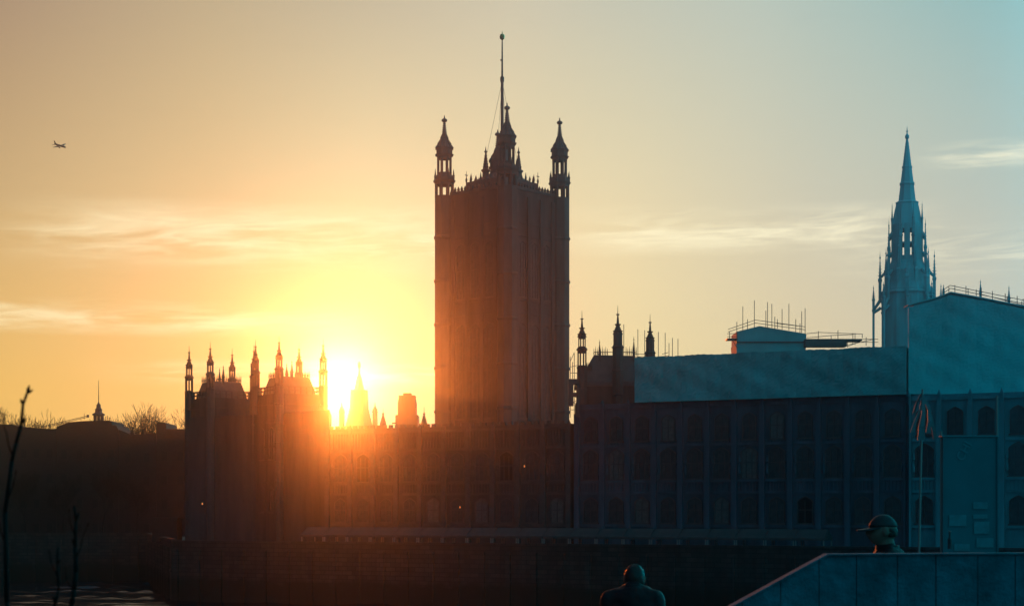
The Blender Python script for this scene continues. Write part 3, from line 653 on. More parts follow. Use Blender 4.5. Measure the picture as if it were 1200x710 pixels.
# ------------------------------------------------------------------ twin turreted pavilion towers at the left
def pavilion(label, pxc, Yd, pytop, scale=1.0):
    half = 39.5 * Yd / F / sqrt(2); ZV = lambda py: Z(py, Yd) - LANDZ; q_ = Yd / F
    e = empty('pavilion_tower', label, 'tower', (X(pxc, Yd), Yd, LANDZ), R(36), 'twin pavilion towers')
    m_ = MB(); m_.box(-half, half, -half, half, 0, ZV(468))
    for py in (480, 500, 528, 568, 600): m_.box(-half - .2, half + .2, -half - .2, half + .2, ZV(py), ZV(py) + .35)
    m_.build('tower_body', M['stone'], e)
    m_ = MB(); rb, rt = half * .80, half * .60
    m_.lathe(0, 0, [(rb * sqrt(2), ZV(468) + .003), (rt * sqrt(2), ZV(449)), (rt * sqrt(2) * .9, ZV(448))], 4, pi / 4)
    rf = m_.build('roof', M['roof'], e)
    m_ = MB()
    for k in range(4):
        cs, sn = cos(k * pi / 2), sin(k * pi / 2)
        for i in range(12):
            x = -rt + 2 * rt * i / 11; z = MB(); z.lathe(x, -rt, [(.06, ZV(449)), (.11, ZV(446)), (.01, ZV(442 - i % 2 * 1.5))], 4)
            m_.add([(x_ * cs - y_ * sn, x_ * sn + y_ * cs, z_) for x_, y_, z_ in z.v], z.f)
    m_.build('cresting', M['iron'], rf)
    m_ = MB()
    for k in range(4):
        cs, sn = cos(k * pi / 2), sin(k * pi / 2)
        z = MB(); z.box(-half + .8, half - .8, -half, -half + .2, ZV(464.5), ZV(463.5)); z.box(-half + .8, half - .8, -half, -half + .2, ZV(460.5), ZV(459.5))
        for i in range(7): z.box(-half + .8 + i * (2 * half - 1.8) / 6, -half + 1.0 + i * (2 * half - 1.8) / 6, -half + .02, -half + .18, ZV(468), ZV(460))
        m_.add([(x_ * cs - y_ * sn, x_ * sn + y_ * cs, z_) for x_, y_, z_ in z.v], z.f)
    m_.build('parapet', M['stone2'], e)
    for sx_, sy_ in ((1, 1), (1, -1), (-1, 1), (-1, -1)):
        turret(e, (M['stone2'], M['stone2']), sx_ * half, sy_ * half, 0, ZV(pytop), 5.0 * q_, SMALL)
    for (ax, ay) in ((rt, .35 * rt), (-rt * .35, -rt), (-rt, -.35 * rt), (rt * .35, rt)):
        k = MB(); pinnacle(k, ax, ay, ZV(452), ZV(429), 1.75 * q_); k.build('pinnacle', M['stone2'], e)
    pr = None
    for k in range(4):
        a = k * pi / 2; cs, sn = cos(a), sin(a)
        for zz, hh in ((6, 5), (16, 6)):
            for x in (-1.9, 1.9):
                y = -half - .004; loc = (x * cs - y * sn, x * sn + y * cs, zz)
                if k == 0 and x < 0:
                    f_ = window(e, 2.0, hh, 2); f_.location = loc
                    if hh == 5: p5 = f_
                    else: p6 = f_
                else: part_copy(p5 if hh == 5 else p6, loc, a, e)
    return e
pl = pavilion('darker left twin tower of the turreted pavilion, farther from the sun', 259.5, 338.0, 404.5)
pr_ = dup(pl, (X(339, 326), 326.0, LANDZ), R(36), 'glowing right twin tower of the turreted pavilion, nearest the sun')
# range linking the towers to the wing
c = MB(); lk = empty('pavilion_range', 'low stone range joining the twin pavilion towers', 'building', (X(216, 336), 336, LANDZ), 0)
w0 = X(216, 336); pts = [(X(222, 336), 335), (X(300, 326), 326), (X(340, 318), 318), (X(386, 310.2), 310.2), (X(386, 326), 330), (X(300, 350), 350), (X(224, 350), 350)]
c.slab([(x - w0, y - 336) for x, y in pts], 0, Z(472, 330) - LANDZ - 2.5); c.build('wall', M['stone'], lk)

# ------------------------------------------------------------------ towers far behind the wing, close to the sun
def far(name, label, cat, px, Yd): return empty(name, label, cat, (X(px, Yd), Yd, LANDZ), 0), (lambda py: Z(py, Yd) - LANDZ), Yd / F
e, z_, q_ = far('domed_tower', 'hazy tapering tower with a small spire right beside the sun', 'tower', 421, 735)
m_ = MB(); m_.box(-17 * q_, 17 * q_, -6, 6, 0, z_(503)); m_.lathe(0, 0, [(18 * q_, z_(503)), (15.5 * q_, z_(494)), (11.5 * q_, z_(478)), (10.5 * q_, z_(457))], 4, pi / 4 - R(20)); m_.build('tower_body', M['stone'], e)
m_ = MB(); m_.lathe(0, 0, [(6 * q_, z_(457) + .003), (4.6 * q_, z_(451)), (3 * q_, z_(443)), (1.2 * q_, z_(438)), (.8 * q_, z_(432)), (1.8 * q_, z_(429)), (1.6 * q_, z_(426)), (.3 * q_, z_(423))], 8); m_.build('spirelet', M['roof'], e)
for px in (400.5, 439.5):
    k = MB(); x = (px - 421) * q_; k.lathe(x, 0, [(3.2 * q_, 0), (3.2 * q_, z_(484)), (3.6 * q_, z_(483)), (3.0 * q_, z_(480)), (1 * q_, z_(476)), (.15 * q_, z_(471))], 8); k.build('side_turret', M['stone2'], e)
e, z_, q_ = far('stepped_tower', 'blocky stepped tower between the sun and the tallest tower', 'tower', 477.5, 480)
m_ = MB(); m_.box(-13 * q_, 13 * q_, -4, 4, 0, z_(487)); m_.prism([(-10.5 * q_, z_(487) + .003), (10.5 * q_, z_(487) + .003), (10.5 * q_, z_(473)), (9 * q_, z_(465)), (-9 * q_, z_(465)), (-10.5 * q_, z_(473))], -3.2, 3.2); m_.box(-9.6 * q_, 9.6 * q_, -3.4, 3.4, z_(465) + .003, z_(464)); m_.box(-4.6 * q_, 4.6 * q_, -2, 2, z_(464) + .003, z_(461))
m_.build('tower_body', M['stone'], e)
k = MB(); k.box(-18 * q_, -13 * q_, -.4, .4, z_(496.5), z_(495)); k.build('gargoyle', M['stone2'], e)
for px, py, lab in ((449, 478, 'small crocketed spirelet left of the blocky stepped tower'), (497, 476, 'small crocketed spirelet tucked against the tallest tower')):
    e, z_, q_ = far('spirelet', lab, 'spire', px, 340)
    m_ = MB(); m_.lathe(0, 0, [(3.4 * q_, z_(620)), (3.4 * q_, z_(499)), (4.0 * q_, z_(497)), (3.0 * q_, z_(493)), (1.0 * q_, z_(486)), (1.4 * q_, z_(485)), (.4 * q_, z_(483)), (.15 * q_, z_(py))], 8); crockets(m_, 0, 0, z_(496), z_(487), 3 * q_, 1 * q_, 4, .7 * q_)
    m_.build('spire_body', M['stone2'], e)

# ------------------------------------------------------------------ terrace marquees
mq = empty('marquee', 'pale canvas marquee bay on the palace terrace by the river wall', 'marquee', (*fp(-20, -6.5), LANDZ), FA, 'row of terrace marquees')
m_ = MB(); m_.add([(-2.34, -2.3, 1.7), (2.34, -2.3, 1.7), (2.34, 2.3, 1.7), (-2.34, 2.3, 1.7), (-2.34, -2.3, 2.1), (2.34, -2.3, 2.1), (2.34, 2.3, 2.1), (-2.34, 2.3, 2.1), (-2.3, 0, 3.4), (2.3, 0, 3.4)], [(0, 3, 2, 1), (0, 1, 5, 4), (2, 3, 7, 6), (4, 5, 9, 8), (7, 8, 9, 6), (1, 2, 6, 9, 5), (3, 0, 4, 8, 7)]); m_.build('canopy', M['canvas'], mq)
for sx_ in (-2.2, 2.2):
    for sy_ in (-2.1, 2.1):
        k = MB(); k.box(sx_ - .09, sx_ + .09, sy_ - .09, sy_ + .09, 0, 1.697); k.build('post', M['paint'], mq)
for i in range(1, 20): dup(mq, (*fp(-20 + i * 4.75, -6.5), LANDZ), FA)
hut = empty('river_hut', 'small pale hut on the embankment below the left twin tower', 'hut', (X(196, 345), 345, LANDZ), R(-8))
m_ = MB(); m_.box(-2.6, 2.6, -1.6, 1.6, 0, Z(609, 345) - LANDZ); m_.build('hut_body', M['slate'], hut)
m_ = MB(); m_.box(-2.8, 2.8, -1.8, 1.8, Z(609, 345) - LANDZ + .003, Z(606, 345) - LANDZ); m_.build('roof', M['slate'], hut)
lampm = emit('lit_lamp', (1.0, .40, .10), 1.0)
for px, py, Yd, lab in ((237, 590, 330.5, 'tiny lit orange lamp on the left twin tower'), (614.5, 546, 290.5, 'tiny lit lamp high on the lower palace wing'), (539, 594, 297.0, 'tiny lit lamp low on the lower palace wing')):
    e = empty('wall_lamp', lab, 'lamp', (X(px, Yd), Yd, Z(py, Yd)))
    k = MB(); k.lathe(0, 0, [(.05, -.18), (.13, -.08), (.13, .08), (.04, .18)], 6); k.build('lamp_glass', lampm, e)
    k = MB(); k.lathe(0, 0, [(.16, .183), (.03, .32)], 6); k.tube((0, 0, .2), (0, 1.2, .25), .03); k.build('bracket', M['iron'], e)

# ------------------------------------------------------------------ far left bank: houses, cupola, bare trees
BY = 425.0
def house(name, label, pts, Yd, d=14, wm_='brick', rows=4):
    px0 = pts[0][0]; e = empty(name, label, 'building', (X(px0, Yd), Yd, LANDZ), 0)
    P = [(X(px, Yd) - X(px0, Yd), Z(py, Yd) - LANDZ) for px, py in pts]
    xe = P[-1][0]
    m_ = MB(); m_.prism([(0, 0), (xe, 0)] + [(x, z) for x, z in reversed(P)], 0, d); m_.build('wall', M[wm_], e)
    zt = min(z for x, z in P) - 1.0; n = max(2, int(xe / 3.2)); first = None
    for r_ in range(rows):
        for i in range(n):
            x = (i + .5) * xe / n; z = 1.2 + r_ * (zt - 1) / rows
            if first is None:
                k = MB(); k.box(-.7, .7, -.12, -.003, 0, 2.0); k.box(-.85, .85, -.2, -.003, -.2, -.003); first = k.build('window', M['darkglass'], e); first.location = (x, 0, z)
            else: part_copy(first, (x, 0, z))
    return e
house('riverside_house', 'long dark flat-roofed house at the left edge under bare trees', [(-25, 497), (14, 497), (24, 500), (58, 502.5), (66, 502)], BY)
cpb = house('cupola_house', 'dark riverside house with a columned cupola and spire', [(66.3, 500), (80, 494.5), (100, 493), (128, 492.5), (131, 494), (131.2, 498), (136, 498), (139, 504)], BY)
house('sloping_house', 'dark low house with a sloping roofline right of the cupola', [(139.3, 503), (152, 508.5), (160, 509), (183, 507.5)], BY)
house('chimney_house', 'dark house with a broad chimney beside the left twin tower', [(183.3, 507), (183.4, 496), (186, 494.5), (192, 494.5), (194.5, 496), (194.8, 502.5), (216, 502.5), (240, 503)], BY)
xo = X(66.3, BY); ZB = lambda py: Z(py, BY) - LANDZ; q_ = BY / F; cxp = X(111, BY) - xo
k = MB(); lantern(k, cxp, 4, ZB(493), ZB(485), 6.0 * q_, 8, .34); k.lathe(cxp, 4, [(7.4 * q_, ZB(485.4)), (7.6 * q_, ZB(484.2)), (4.2 * q_, ZB(482)), (4.0 * q_, ZB(479)), (4.6 * q_, ZB(478.6)), (2.8 * q_, ZB(477)), (2.4 * q_, ZB(474)), (2.8 * q_, ZB(473.6)), (1.2 * q_, ZB(471.5)), (.7 * q_, ZB(470))], 8)
cu_ = k.build('cupola', M['roof'], cpb)
k = MB(); k.tube((cxp, 4, ZB(471)), (cxp, 4, ZB(444)), .12, .05, 6); k.build('spire_rod', M['iron'], cu_)
for px, t in ((120.5, 487), (122.5, 486), (125, 488)):
    k = MB(); k.tube((X(px, BY) - xo, 3, ZB(493)), (X(px, BY) - xo, 3, ZB(t)), .07, n=5); k.build('aerial', M['iron'], cpb)
for px, w_, py in ((152, 2.2, 502), (165, 2.0, 504.5)):
    e = empty('chimney_stack', 'pair of dark chimney pots on the sloping house, ' + ('left stack with a tall cowl' if px < 160 else 'right stack with a leaning cowl'), 'chimney', (X(px, BY), BY + 3, Z(510, BY)))
    k = MB(); k.box(-w_ * q_, w_ * q_, -.5, .5, -.6, .9); k.build('stack', M['brick'], e)
    k = MB(); s_ = 1 if px > 160 else -.4
    k.lathe(-.2, 0, [(.24, .903), (.2, 1.5)], 8); k.tube((.15, 0, .903), (.15 + .4 * s_, 0, 1.9), .26, .2, 8); k.build('chimney_pot', M['brick'], e)
e = empty('sloping_gantry', 'thin sloping gantry rising to the cupola over the left rooftops', 'gantry', (X(50, 422), 422, Z(501, 422)))
k = MB(); A = Vector((0, 0, 0)); B = Vector((X(103, 422) - X(50, 422), 0, (501 - 488.5) * 422 / F))
for dz_ in (0, .32): k.tube(A + Vector((0, 0, dz_)), B + Vector((0, 0, dz_)), .07, n=5)
for i in range(13):
    p0 = A.lerp(B, i / 12); k.tube(p0, p0 + Vector((0, 0, .32)), .04, n=4)
k.tube(B - Vector((.9, 0, .6)), B + Vector((-.9, 0, .9)), .06); k.box(B.x - .25, B.x + .25, -.2, .2, B.z - .1, B.z + .55); k.build('boom', M['steel'], e)

def tree_mesh(h, seed, spread=.45, depth=6, thick=.014):
    rnd = random.Random(seed); tr = MB(); cr = MB()
    def grow(p, d, L_, r_, lev):
        steps = 3 if lev < 3 else 2
        for i in range(steps):
            d2 = (d + Vector((rnd.uniform(-1, 1), rnd.uniform(-1, 1), rnd.uniform(-.3, .6))) * .18).normalized()
            q2 = p + d2 * L_ / steps; r2 = max(.05, r_ * (1 - .28 / steps))
            (tr if lev < 1 else cr).tube(p, q2, r_, r2, 6 if lev < 2 else 3)
            p, d, r_ = q2, d2, r2
            if lev >= 1 and lev < depth and i < steps - 1 and rnd.random() < .75:
                a = Vector((rnd.uniform(-1, 1), rnd.uniform(-1, 1), rnd.uniform(0, .7))).normalized(); grow(p, (d * .6 + a * .8).normalized(), L_ * .62, max(.05, r_ * .5), lev + 1)
        if lev < depth:
            for j in range(3 if lev < 4 else 2):
                a = Vector((rnd.uniform(-1, 1), rnd.uniform(-1, 1), rnd.uniform(-.2, .7))).normalized()
                grow(p, (d * .75 + a * (spread + .25)).normalized(), L_ * rnd.uniform(.66, .82), max(.05, r_ * .66), lev + 1)
    grow(Vector((0, 0, 0)), Vector((0, 0, 1)), h * .30, h * thick, 0)
    return tr, cr
def crown_of(o): return [c for c in o.children if c.name.startswith('crown')][0]
def tree(label, px, Yd, h, seed, group, zb=LANDZ):
    e = empty('bare_tree', label, 'tree', (X(px, Yd), Yd, zb), seed, group)
    a, b_ = tree_mesh(h, seed); a.build('trunk', M['bark'], e); b_.build('crown', M['bark'], e)
    zmax = max(v[2] for v in b_.v); wid = max(max(abs(v[0]), abs(v[1])) for v in b_.v); e.scale = (h * .36 / wid, h * .36 / wid, h / zmax)
    return e
GT = 'bare trees above the left rooftops'
t1 = tree('bare winter tree whose twigs rise at the far left edge', 4, 455, Z(466, 455) - LANDZ, 3, GT)
t2 = tree('bare winter tree with sparse twigs left of the sloping gantry', 56, 455, Z(478, 455) - LANDZ, 5, GT)
t3 = tree('tallest bare winter tree above the sloping house', 165, 455, Z(468, 455) - LANDZ, 8, GT)
for px, py, rz, src, lab in ((150, 478, 1.1, t1, 'bare winter tree just right of the cupola house'), (179, 474, 2.2, t1, 'bare winter tree behind the broad chimney'), (200, 474, .6, t3, 'bare winter tree between broad chimney and left twin tower'), (20, 482, 3.0, t2, 'small bare winter tree behind the budded foreground twig'), (140, 486, 4.0, t3, 'low bare winter tree beside the cupola house gutter')):
    d = dup(src, (X(px, 458), 458, LANDZ), rz, lab); s_ = (Z(py, 458) - LANDZ) / (max(v.co.z for v in crown_of(src).data.vertices)); d.scale = (s_ * src.scale.x / src.scale.z, s_ * src.scale.x / src.scale.z, s_)
for i, (px, hh) in enumerate(((30, 17), (75, 15), (120, 18), (160, 14))):
    d = dup((t1, t3)[i % 2], (X(px, 408), 408, LANDZ), i * 1.7, 'dark bare tree on the embankment in front of ' + ('the long flat-roofed house', 'the left end of the cupola house', 'the cupola', 'the sloping house')[i]); s_ = hh / max(v.co.z for v in crown_of(d).data.vertices); d.scale = (s_ * .75, s_ * .75, s_); d['group'] = 'embankment trees'
# mooring pile in the river
pe = empty('mooring_pile', 'dark timber mooring pile standing in the water at the left edge', 'pile', (X(2, 337), 337, 0))
k = MB()
for a in range(5): k.lathe(.8 * cos(a * 1.257), .8 * sin(a * 1.257), [(.42, -.9), (.4, Z(661 + a % 2, 337))], 8)
k.build('timber_post', M['timber'], pe)
k = MB(); k.lathe(0, 0, [(1.35, Z(668, 337)), (1.35, Z(666, 337))], 12); k.build('iron_band', M['iron'], pe)

# ------------------------------------------------------------------ aeroplane, far off
DY = 4200.0; pe = empty('aeroplane', 'small airliner descending to the right in the upper left sky', 'aeroplane', (X(70.5, DY), DY, Z(171.0, DY)))
Ln = 20.5 * DY / F
def tf(): return Matrix.Rotation(R(20), 4, 'Y') @ Matrix.Rotation(R(-32), 4, 'Z') @ Matrix.Rotation(R(34), 4, 'X')
Mx = tf(); pe.rotation_euler = Mx.to_euler()
k = MB(); prof = [(-.5, .02, .03), (-.44, .03, .025), (-.36, .045, .012), (-.2, .056, 0), (.3, .056, 0), (.42, .046, -.006), (.47, .032, -.01), (.5, .008, -.016)]
n = 12; vs_ = []; fs_ = []
for t, r_, dz_ in prof:
    for i in range(n): a = 2 * pi * i / n; vs_.append((t * Ln, r_ * Ln * cos(a), (dz_ + r_ * sin(a)) * Ln))
for j in range(len(prof) - 1):
    for i in range(n): fs_.append((j * n + i, j * n + (i + 1) % n, (j + 1) * n + (i + 1) % n, (j + 1) * n + i))
fs_ += [tuple(range(n - 1, -1, -1)), tuple((len(prof) - 1) * n + i for i in range(n))]
k.add(vs_, fs_); k.build('fuselage', M['air'], pe, smooth=True)
def foil(root, name, pts, th, up=False):
    k = MB()
    if not up: k.slab([(x * Ln, y * Ln) for x, y in pts], -th * Ln, th * Ln)
    else: k.prism([(x * Ln, z * Ln) for x, z in pts], -th * Ln, th * Ln)
    return k.build(name, M['air'], root)
for s_ in (-1, 1):
    w1 = [(.17, s_ * .04), (-.06, s_ * .04), (-.10, s_ * .44), (-.03, s_ * .44)]; foil(pe, 'wing', w1[::s_] if s_ > 0 else w1, .008)
    w2 = [(-.36, s_ * .03), (-.46, s_ * .03), (-.50, s_ * .18), (-.46, s_ * .18)]; foil(pe, 'tailplane', w2, .005)
    k = MB(); k.tube((.17 * Ln, s_ * .16 * Ln, -.05 * Ln), (.04 * Ln, s_ * .16 * Ln, -.045 * Ln), .03 * Ln, .02 * Ln, 10); k.build('engine', M['air'], pe)
foil(pe, 'tail_fin', [(-.33, .05), (-.45, .21), (-.51, .21), (-.47, .04)], .006, True)

# ------------------------------------------------------------------ foreground: quay, parapet, people, board, twigs
G0 = 14.40; G1 = 13.87
k = MB(); k.box(-60, 40, -30, 12.2, -1.0, G0 - .004); k.box(-60, 40, 12.203, 18, -1.0, G1 - .004); o = k.build('near_embankment', M['granite']); tag(o, kind='structure')
k = MB(); k.box(-60, 40, -30, 12.2, G0 - .003, G0); k.box(-60, 40, 12.203, 18, G1 - .003, G1); o = k.build('pavement', M['paving']); tag(o, kind='structure')
WY = 9.0
pa = empty('stair_parapet', 'dark blue-green stair parapet sloping down to the left in the lower right corner', 'wall', (X(860, WY), WY, G0))
xo = X(860, WY); XW = lambda px: X(px, WY) - xo; ZW = lambda py: Z(py, WY) - G0
k = MB(); rp = random.Random(4); ed = [700, 742, 787, 829, 870, 915, 960, 1004, 1052, 1097, 1146, 1190, 1240, 1300, 1360, 1430, 1500]
def ptop(px): return 651 - (px - 970) * .0057 if px > 970 else 651 + (970 - px) * .5455
for pa_, pb_ in zip(ed, ed[1:]):
    m1_ = [(XW(px), ZW(ptop(px))) for px in ([pa_ + .5, 970, pb_ - .5] if pa_ < 970 < pb_ else [pa_ + .5, pb_ - .5])]
    k.prism([(XW(pa_ + .5), 0), (XW(pb_ - .5), 0)] + m1_[::-1], rp.uniform(0, .006), .10)
k.box(XW(700), XW(1500), .012, .09, 0, ZW(760))
k.build('parapet_wall', M['parapet'], pa)
k = MB(); k.prism([(XW(700), ZW(799.5)), (XW(860), ZW(710.5)), (XW(970), ZW(650.5)), (XW(1500), ZW(647.5)), (XW(1500), ZW(645.6)), (XW(969.5), ZW(648.6)), (XW(859.5), ZW(708.6)), (XW(700), ZW(797.6))], -.012, .112); k.build('coping', M['parapet'], pa)

def head(bm_, c, s, face, cap=False):
    """deformed sphere: skull, jaw, nose, brow, ears; looks along 'face'"""
    mm = bmesh.new(); bmesh.ops.create_uvsphere(mm, u_segments=32, v_segments=24, radius=1.0)
    for v in mm.verts:
        x, y, z = v.co                            # x: forward, y: side
        sx_, sy_, sz_ = .098, .079, .112
        if z < 0: sy_ *= 1 - .25 * min(1, -z) ; 
        fx_ = x * sx_ + (.012 if x > 0 and z < -.2 else 0)
        if x < -.2 and z < -.4: fx_ *= .72
        v.co = Vector((fx_, y * sy_, z * sz_))
        g = math.exp(-((y / .14) ** 2 + ((z + .12) / .2) ** 2)) * (x > .4); v.co.x += .030 * g
        g = math.exp(-(((abs(y) - .36) / .14) ** 2 + ((z - .08) / .1) ** 2)) * (x > .3); v.co.x -= .008 * g
        g = math.exp(-((y / .3) ** 2 + ((z + .55) / .07) ** 2)) * (x > .3); v.co.x += .005 * g
    for s_ in (-1, 1):
        t = bmesh.new(); bmesh.ops.create_uvsphere(t, u_segments=10, v_segments=8, radius=1.0)
        for v in t.verts: v.co = Vector((v.co.x * .020 - .012, s_ * .081 + v.co.y * .012, v.co.z * .034 - .004))
        me = bpy.data.meshes.new('t'); t.to_mesh(me); mm.from_mesh(me); bpy.data.meshes.remove(me)
    rot = Matrix.Rotation(face, 4, 'Z')
    for v in mm.verts: v.co = rot @ (v.co * s) + c
    me = bpy.data.meshes.new('t'); mm.to_mesh(me); bm_.from_mesh(me); bpy.data.meshes.remove(me)
def skin_mesh(chains, sub=1):
    """chains of (point, radius): tapered limbs with round joints, merged into one surface by remesh()"""
    m = MB()
    for ch in chains:
        for i, (p_, r_) in enumerate(ch):
            x, y, z = p_
            m.lathe(x, y, [(r_ * cos(t), z + r_ * sin(t)) for t in [-pi / 2 * .98 + pi * .98 * j / 10 for j in range(11)]], 16, 0)
            if i: m.tube(ch[i - 1][0], p_, ch[i - 1][1], r_, 16)
    me = bpy.data.meshes.new('t'); me.from_pydata(m.v, [], m.f); return me
def remesh(me, vox, it=5):
    o = bpy.data.objects.new('t', me); COL.objects.link(o); m1 = o.modifiers.new('r', 'REMESH'); m1.mode = 'VOXEL'; m1.voxel_size = vox; m1.use_smooth_shade = True
    m2 = o.modifiers.new('s', 'SMOOTH'); m2.iterations = it
    dg = bpy.context.evaluated_depsgraph_get(); res = bpy.data.meshes.new_from_object(o.evaluated_get(dg)); bpy.data.objects.remove(o); return res
def largest(me):
    b_ = bmesh.new(); b_.from_mesh(me); left = set(b_.verts); best = []
    while left:
        st_ = [left.pop()]; isl = [st_[0]]
        while st_:
            for e_ in st_.pop().link_edges:
                for v in e_.verts:
                    if v in left: left.discard(v); st_.append(v); isl.append(v)
        if len(isl) > len(best): best = isl
    keep = set(best); bmesh.ops.delete(b_, geom=[v for v in b_.verts if v not in keep], context='VERTS'); b_.to_mesh(me); return me
def person(label, loc, face, H, cap=False, elbow=.1, stoop=0.0):
    """front is local +x; face: heading in degrees"""
    e = empty('person', label, 'person', loc, R(face))
    k = H / 1.75
    V_ = lambda x, y, z: (x * k, y * k, z * k)
    hip = [(V_(0, 0, .95), .125 * k), (V_(.01, 0, 1.10), .12 * k), (V_(.0, 0, 1.28), .12 * k), (V_(-.01, 0, 1.40), .09 * k), (V_(stoop * .6, 0, 1.49 - stoop * .3), .062 * k), (V_(.015 + stoop, 0, 1.58 - stoop), .056 * k)]
    ch = [hip] + [[(V_(0, w * .05, .95), .11 * k), (V_(.01, w * .05, 1.10), .105 * k), (V_(0, w * .075, 1.28), .115 * k), (V_(-.01, w * .09, 1.39), .085 * k)] for w in (-1, 1)]; coat = [[(V_(0, w * .055, .88), .13 * k), (V_(.01, w * .055, 1.10), .125 * k), (V_(0, w * .08, 1.28), .132 * k), (V_(-.01, w * .10, 1.395), .10 * k)] for w in (-1, 1)] + [[(V_(0, 0, .88), .155 * k), (V_(.01, 0, 1.10), .145 * k), (V_(.0, 0, 1.28), .155 * k), (V_(-.01, 0, 1.42), .12 * k), (V_(0, 0, 1.485), .075 * k)]]
    leg = []; hands = []
    for s_ in (-1, 1):
        sh = V_(-.01, s_ * .175, 1.41); el_ = V_(-.03 + elbow * .3, s_ * .235, 1.13); wr = V_(.10 + elbow, s_ * .215, .90)
        ch.append([(V_(-.01, 0, 1.42), .11 * k), (sh, .062 * k), (el_, .044 * k), (wr, .029 * k)])
        coat.append([(V_(-.01, 0, 1.42), .12 * k), (sh, .078 * k), (el_, .062 * k), (V_(.085 + elbow, s_ * .217, .935), .05 * k)])
        kn = V_(.02, s_ * .105, .50); an = V_(-.02, s_ * .11, .085)
        ch.append([(V_(0, 0, .95), .125 * k), (V_(0, s_ * .095, .88), .088 * k), (kn, .055 * k), (an, .036 * k), (V_(.12, s_ * .12, .035), .032 * k)])
        leg.append((s_, kn, an))
        wv = Vector(wr); pm = wv + Vector((.025, 0, -.085)) * k
        hands.append([(wr, .029 * k), (tuple(wv + Vector((.012, 0, -.045)) * k), (.027 * k)), (tuple(pm), (.026 * k))])
        for j in range(4):
            bx = pm + Vector((-.028 + j * .019, 0, .0)) * k; ln = (.062, .074, .070, .055)[j] * k
            hands.append([(tuple(bx), .0095 * k), (tuple(bx + Vector((.003, -s_ * .008, -.5 * ln / k)) * k), .0088 * k), (tuple(bx + Vector((.004, -s_ * .026, -.9 * ln / k)) * k), .0075 * k)])
        tb = wv + Vector((.035, 0, -.035)) * k
        hands.append([(tuple(tb), .011 * k), (tuple(tb + Vector((.028, -s_ * .012, -.03)) * k), .0098 * k), (tuple(tb + Vector((.036, -s_ * .018, -.058)) * k), .008 * k)])
    bm_ = bmesh.new(); bm_.from_mesh(skin_mesh(ch))
    i = 0
    for c in hands: bm_.from_mesh(skin_mesh([c]))
    head(bm_, Vector(V_(.03 + stoop, 0, 1.632 - stoop)), k, 0)
    me = bpy.data.meshes.new('t'); bm_.to_mesh(me); me = largest(remesh(me, .006, 4)); me.name = 'body'; me.materials.clear(); me.materials.append(M['skin'])
    o = bpy.data.objects.new('body', me); COL.objects.link(o); o.parent = e
    def put(me, name, m):
        me.name = name; me.materials.clear(); me.materials.append(m); o = bpy.data.objects.new(name, me); COL.objects.link(o); o.parent = e
        for p_ in me.polygons: p_.use_smooth = True
        return o
    co_ = put(largest(remesh(skin_mesh(coat), .014)), 'coat', M['coat'])
    tx_ = bpy.data.textures.get('folds') or bpy.data.textures.new('folds', 'CLOUDS'); tx_.noise_scale = .11; tx_.noise_depth = 3
    dm = co_.modifiers.new('folds', 'DISPLACE'); dm.texture = tx_; dm.strength = .045; dm.mid_level = .3
    collar = MB(); collar.lathe(0, 0, [(.088 * k, 1.445 * k), (.082 * k, 1.49 * k), (.078 * k, 1.53 * k), (.070 * k, 1.53 * k), (.070 * k, 1.45 * k)], 20, 0, 1.05, 1.0); collar.build('collar', M['coat'], e, smooth=True)
    put(remesh(skin_mesh([[(V_(0, 0, .96), .14 * k), (V_(0, s_ * .097, .86), .10 * k), (kn, .070 * k), (tuple(Vector(an) + Vector((0, 0, .0))), .055 * k)] for s_, kn, an in leg]), .012, 3), 'trousers', M['denim'])
    for s_, kn, an in leg:
        put(remesh(skin_mesh([[(tuple(Vector(an) - Vector((.03, 0, .035)) * k), .045 * k), (tuple(Vector(an) + Vector((.07, 0, -.045)) * k), .042 * k), (tuple(Vector(an) + Vector((.16, .0, -.05)) * k), .034 * k)]]), .01), 'shoe', M['shoe'])
    c = Vector(V_(.03 + stoop, 0, 1.632 - stoop))
    hb = bmesh.new(); bmesh.ops.create_uvsphere(hb, u_segments=32, v_segments=24, radius=1.0)
    if cap: bmesh.ops.delete(hb, geom=[v for v in hb.verts if v.co.z < .20], context='VERTS')
    else: bmesh.ops.delete(hb, geom=[v for v in hb.verts if v.co.z < (-.45 if v.co.x < .1 else .42)], context='VERTS')
    ex = 1.07 if cap else 1.055
    for v in hb.verts: v.co = Vector((v.co.x * .098 * ex, v.co.y * (.078 if cap else .082) * ex, v.co.z * .116 * (1.0 if cap else 1.03))) * k + c
    rh = random.Random(5)
    if not cap:
        for v in hb.verts: v.co += Vector((rh.uniform(-1, 1), rh.uniform(-1, 1), rh.uniform(-1, 1))) * .0045
    me = bpy.data.meshes.new('hair'); hb.to_mesh(me)
    o = put(me, 'cap' if cap else 'hair', M['cap'] if cap else M['hair']); so = o.modifiers.new('s', 'SOLIDIFY'); so.thickness = .006
    if cap:
        h2 = bmesh.new(); bmesh.ops.create_uvsphere(h2, u_segments=32, v_segments=24, radius=1.0)
        bmesh.ops.delete(h2, geom=[v for v in h2.verts if v.co.x > -.25 or v.co.z > .25 or v.co.z < -.42], context='VERTS')
        for v in h2.verts: v.co = Vector((v.co.x * .1, v.co.y * .079, v.co.z * .113)) * k + c + Vector((rh.uniform(-1, 1), rh.uniform(-1, 1), rh.uniform(-1, 1))) * .004
        m2_ = bpy.data.meshes.new('hair'); h2.to_mesh(m2_); put(m2_, 'hair', M['hair']).modifiers.new('s', 'SOLIDIFY').thickness = .008
        pk = MB(); n = 12; a_ = [(c.x + (.075 * cos(t)) * k * 1.0, c.y + .082 * sin(t) * k) for t in [(-pi / 2 + pi * i / n) * .8 for i in range(n + 1)]]
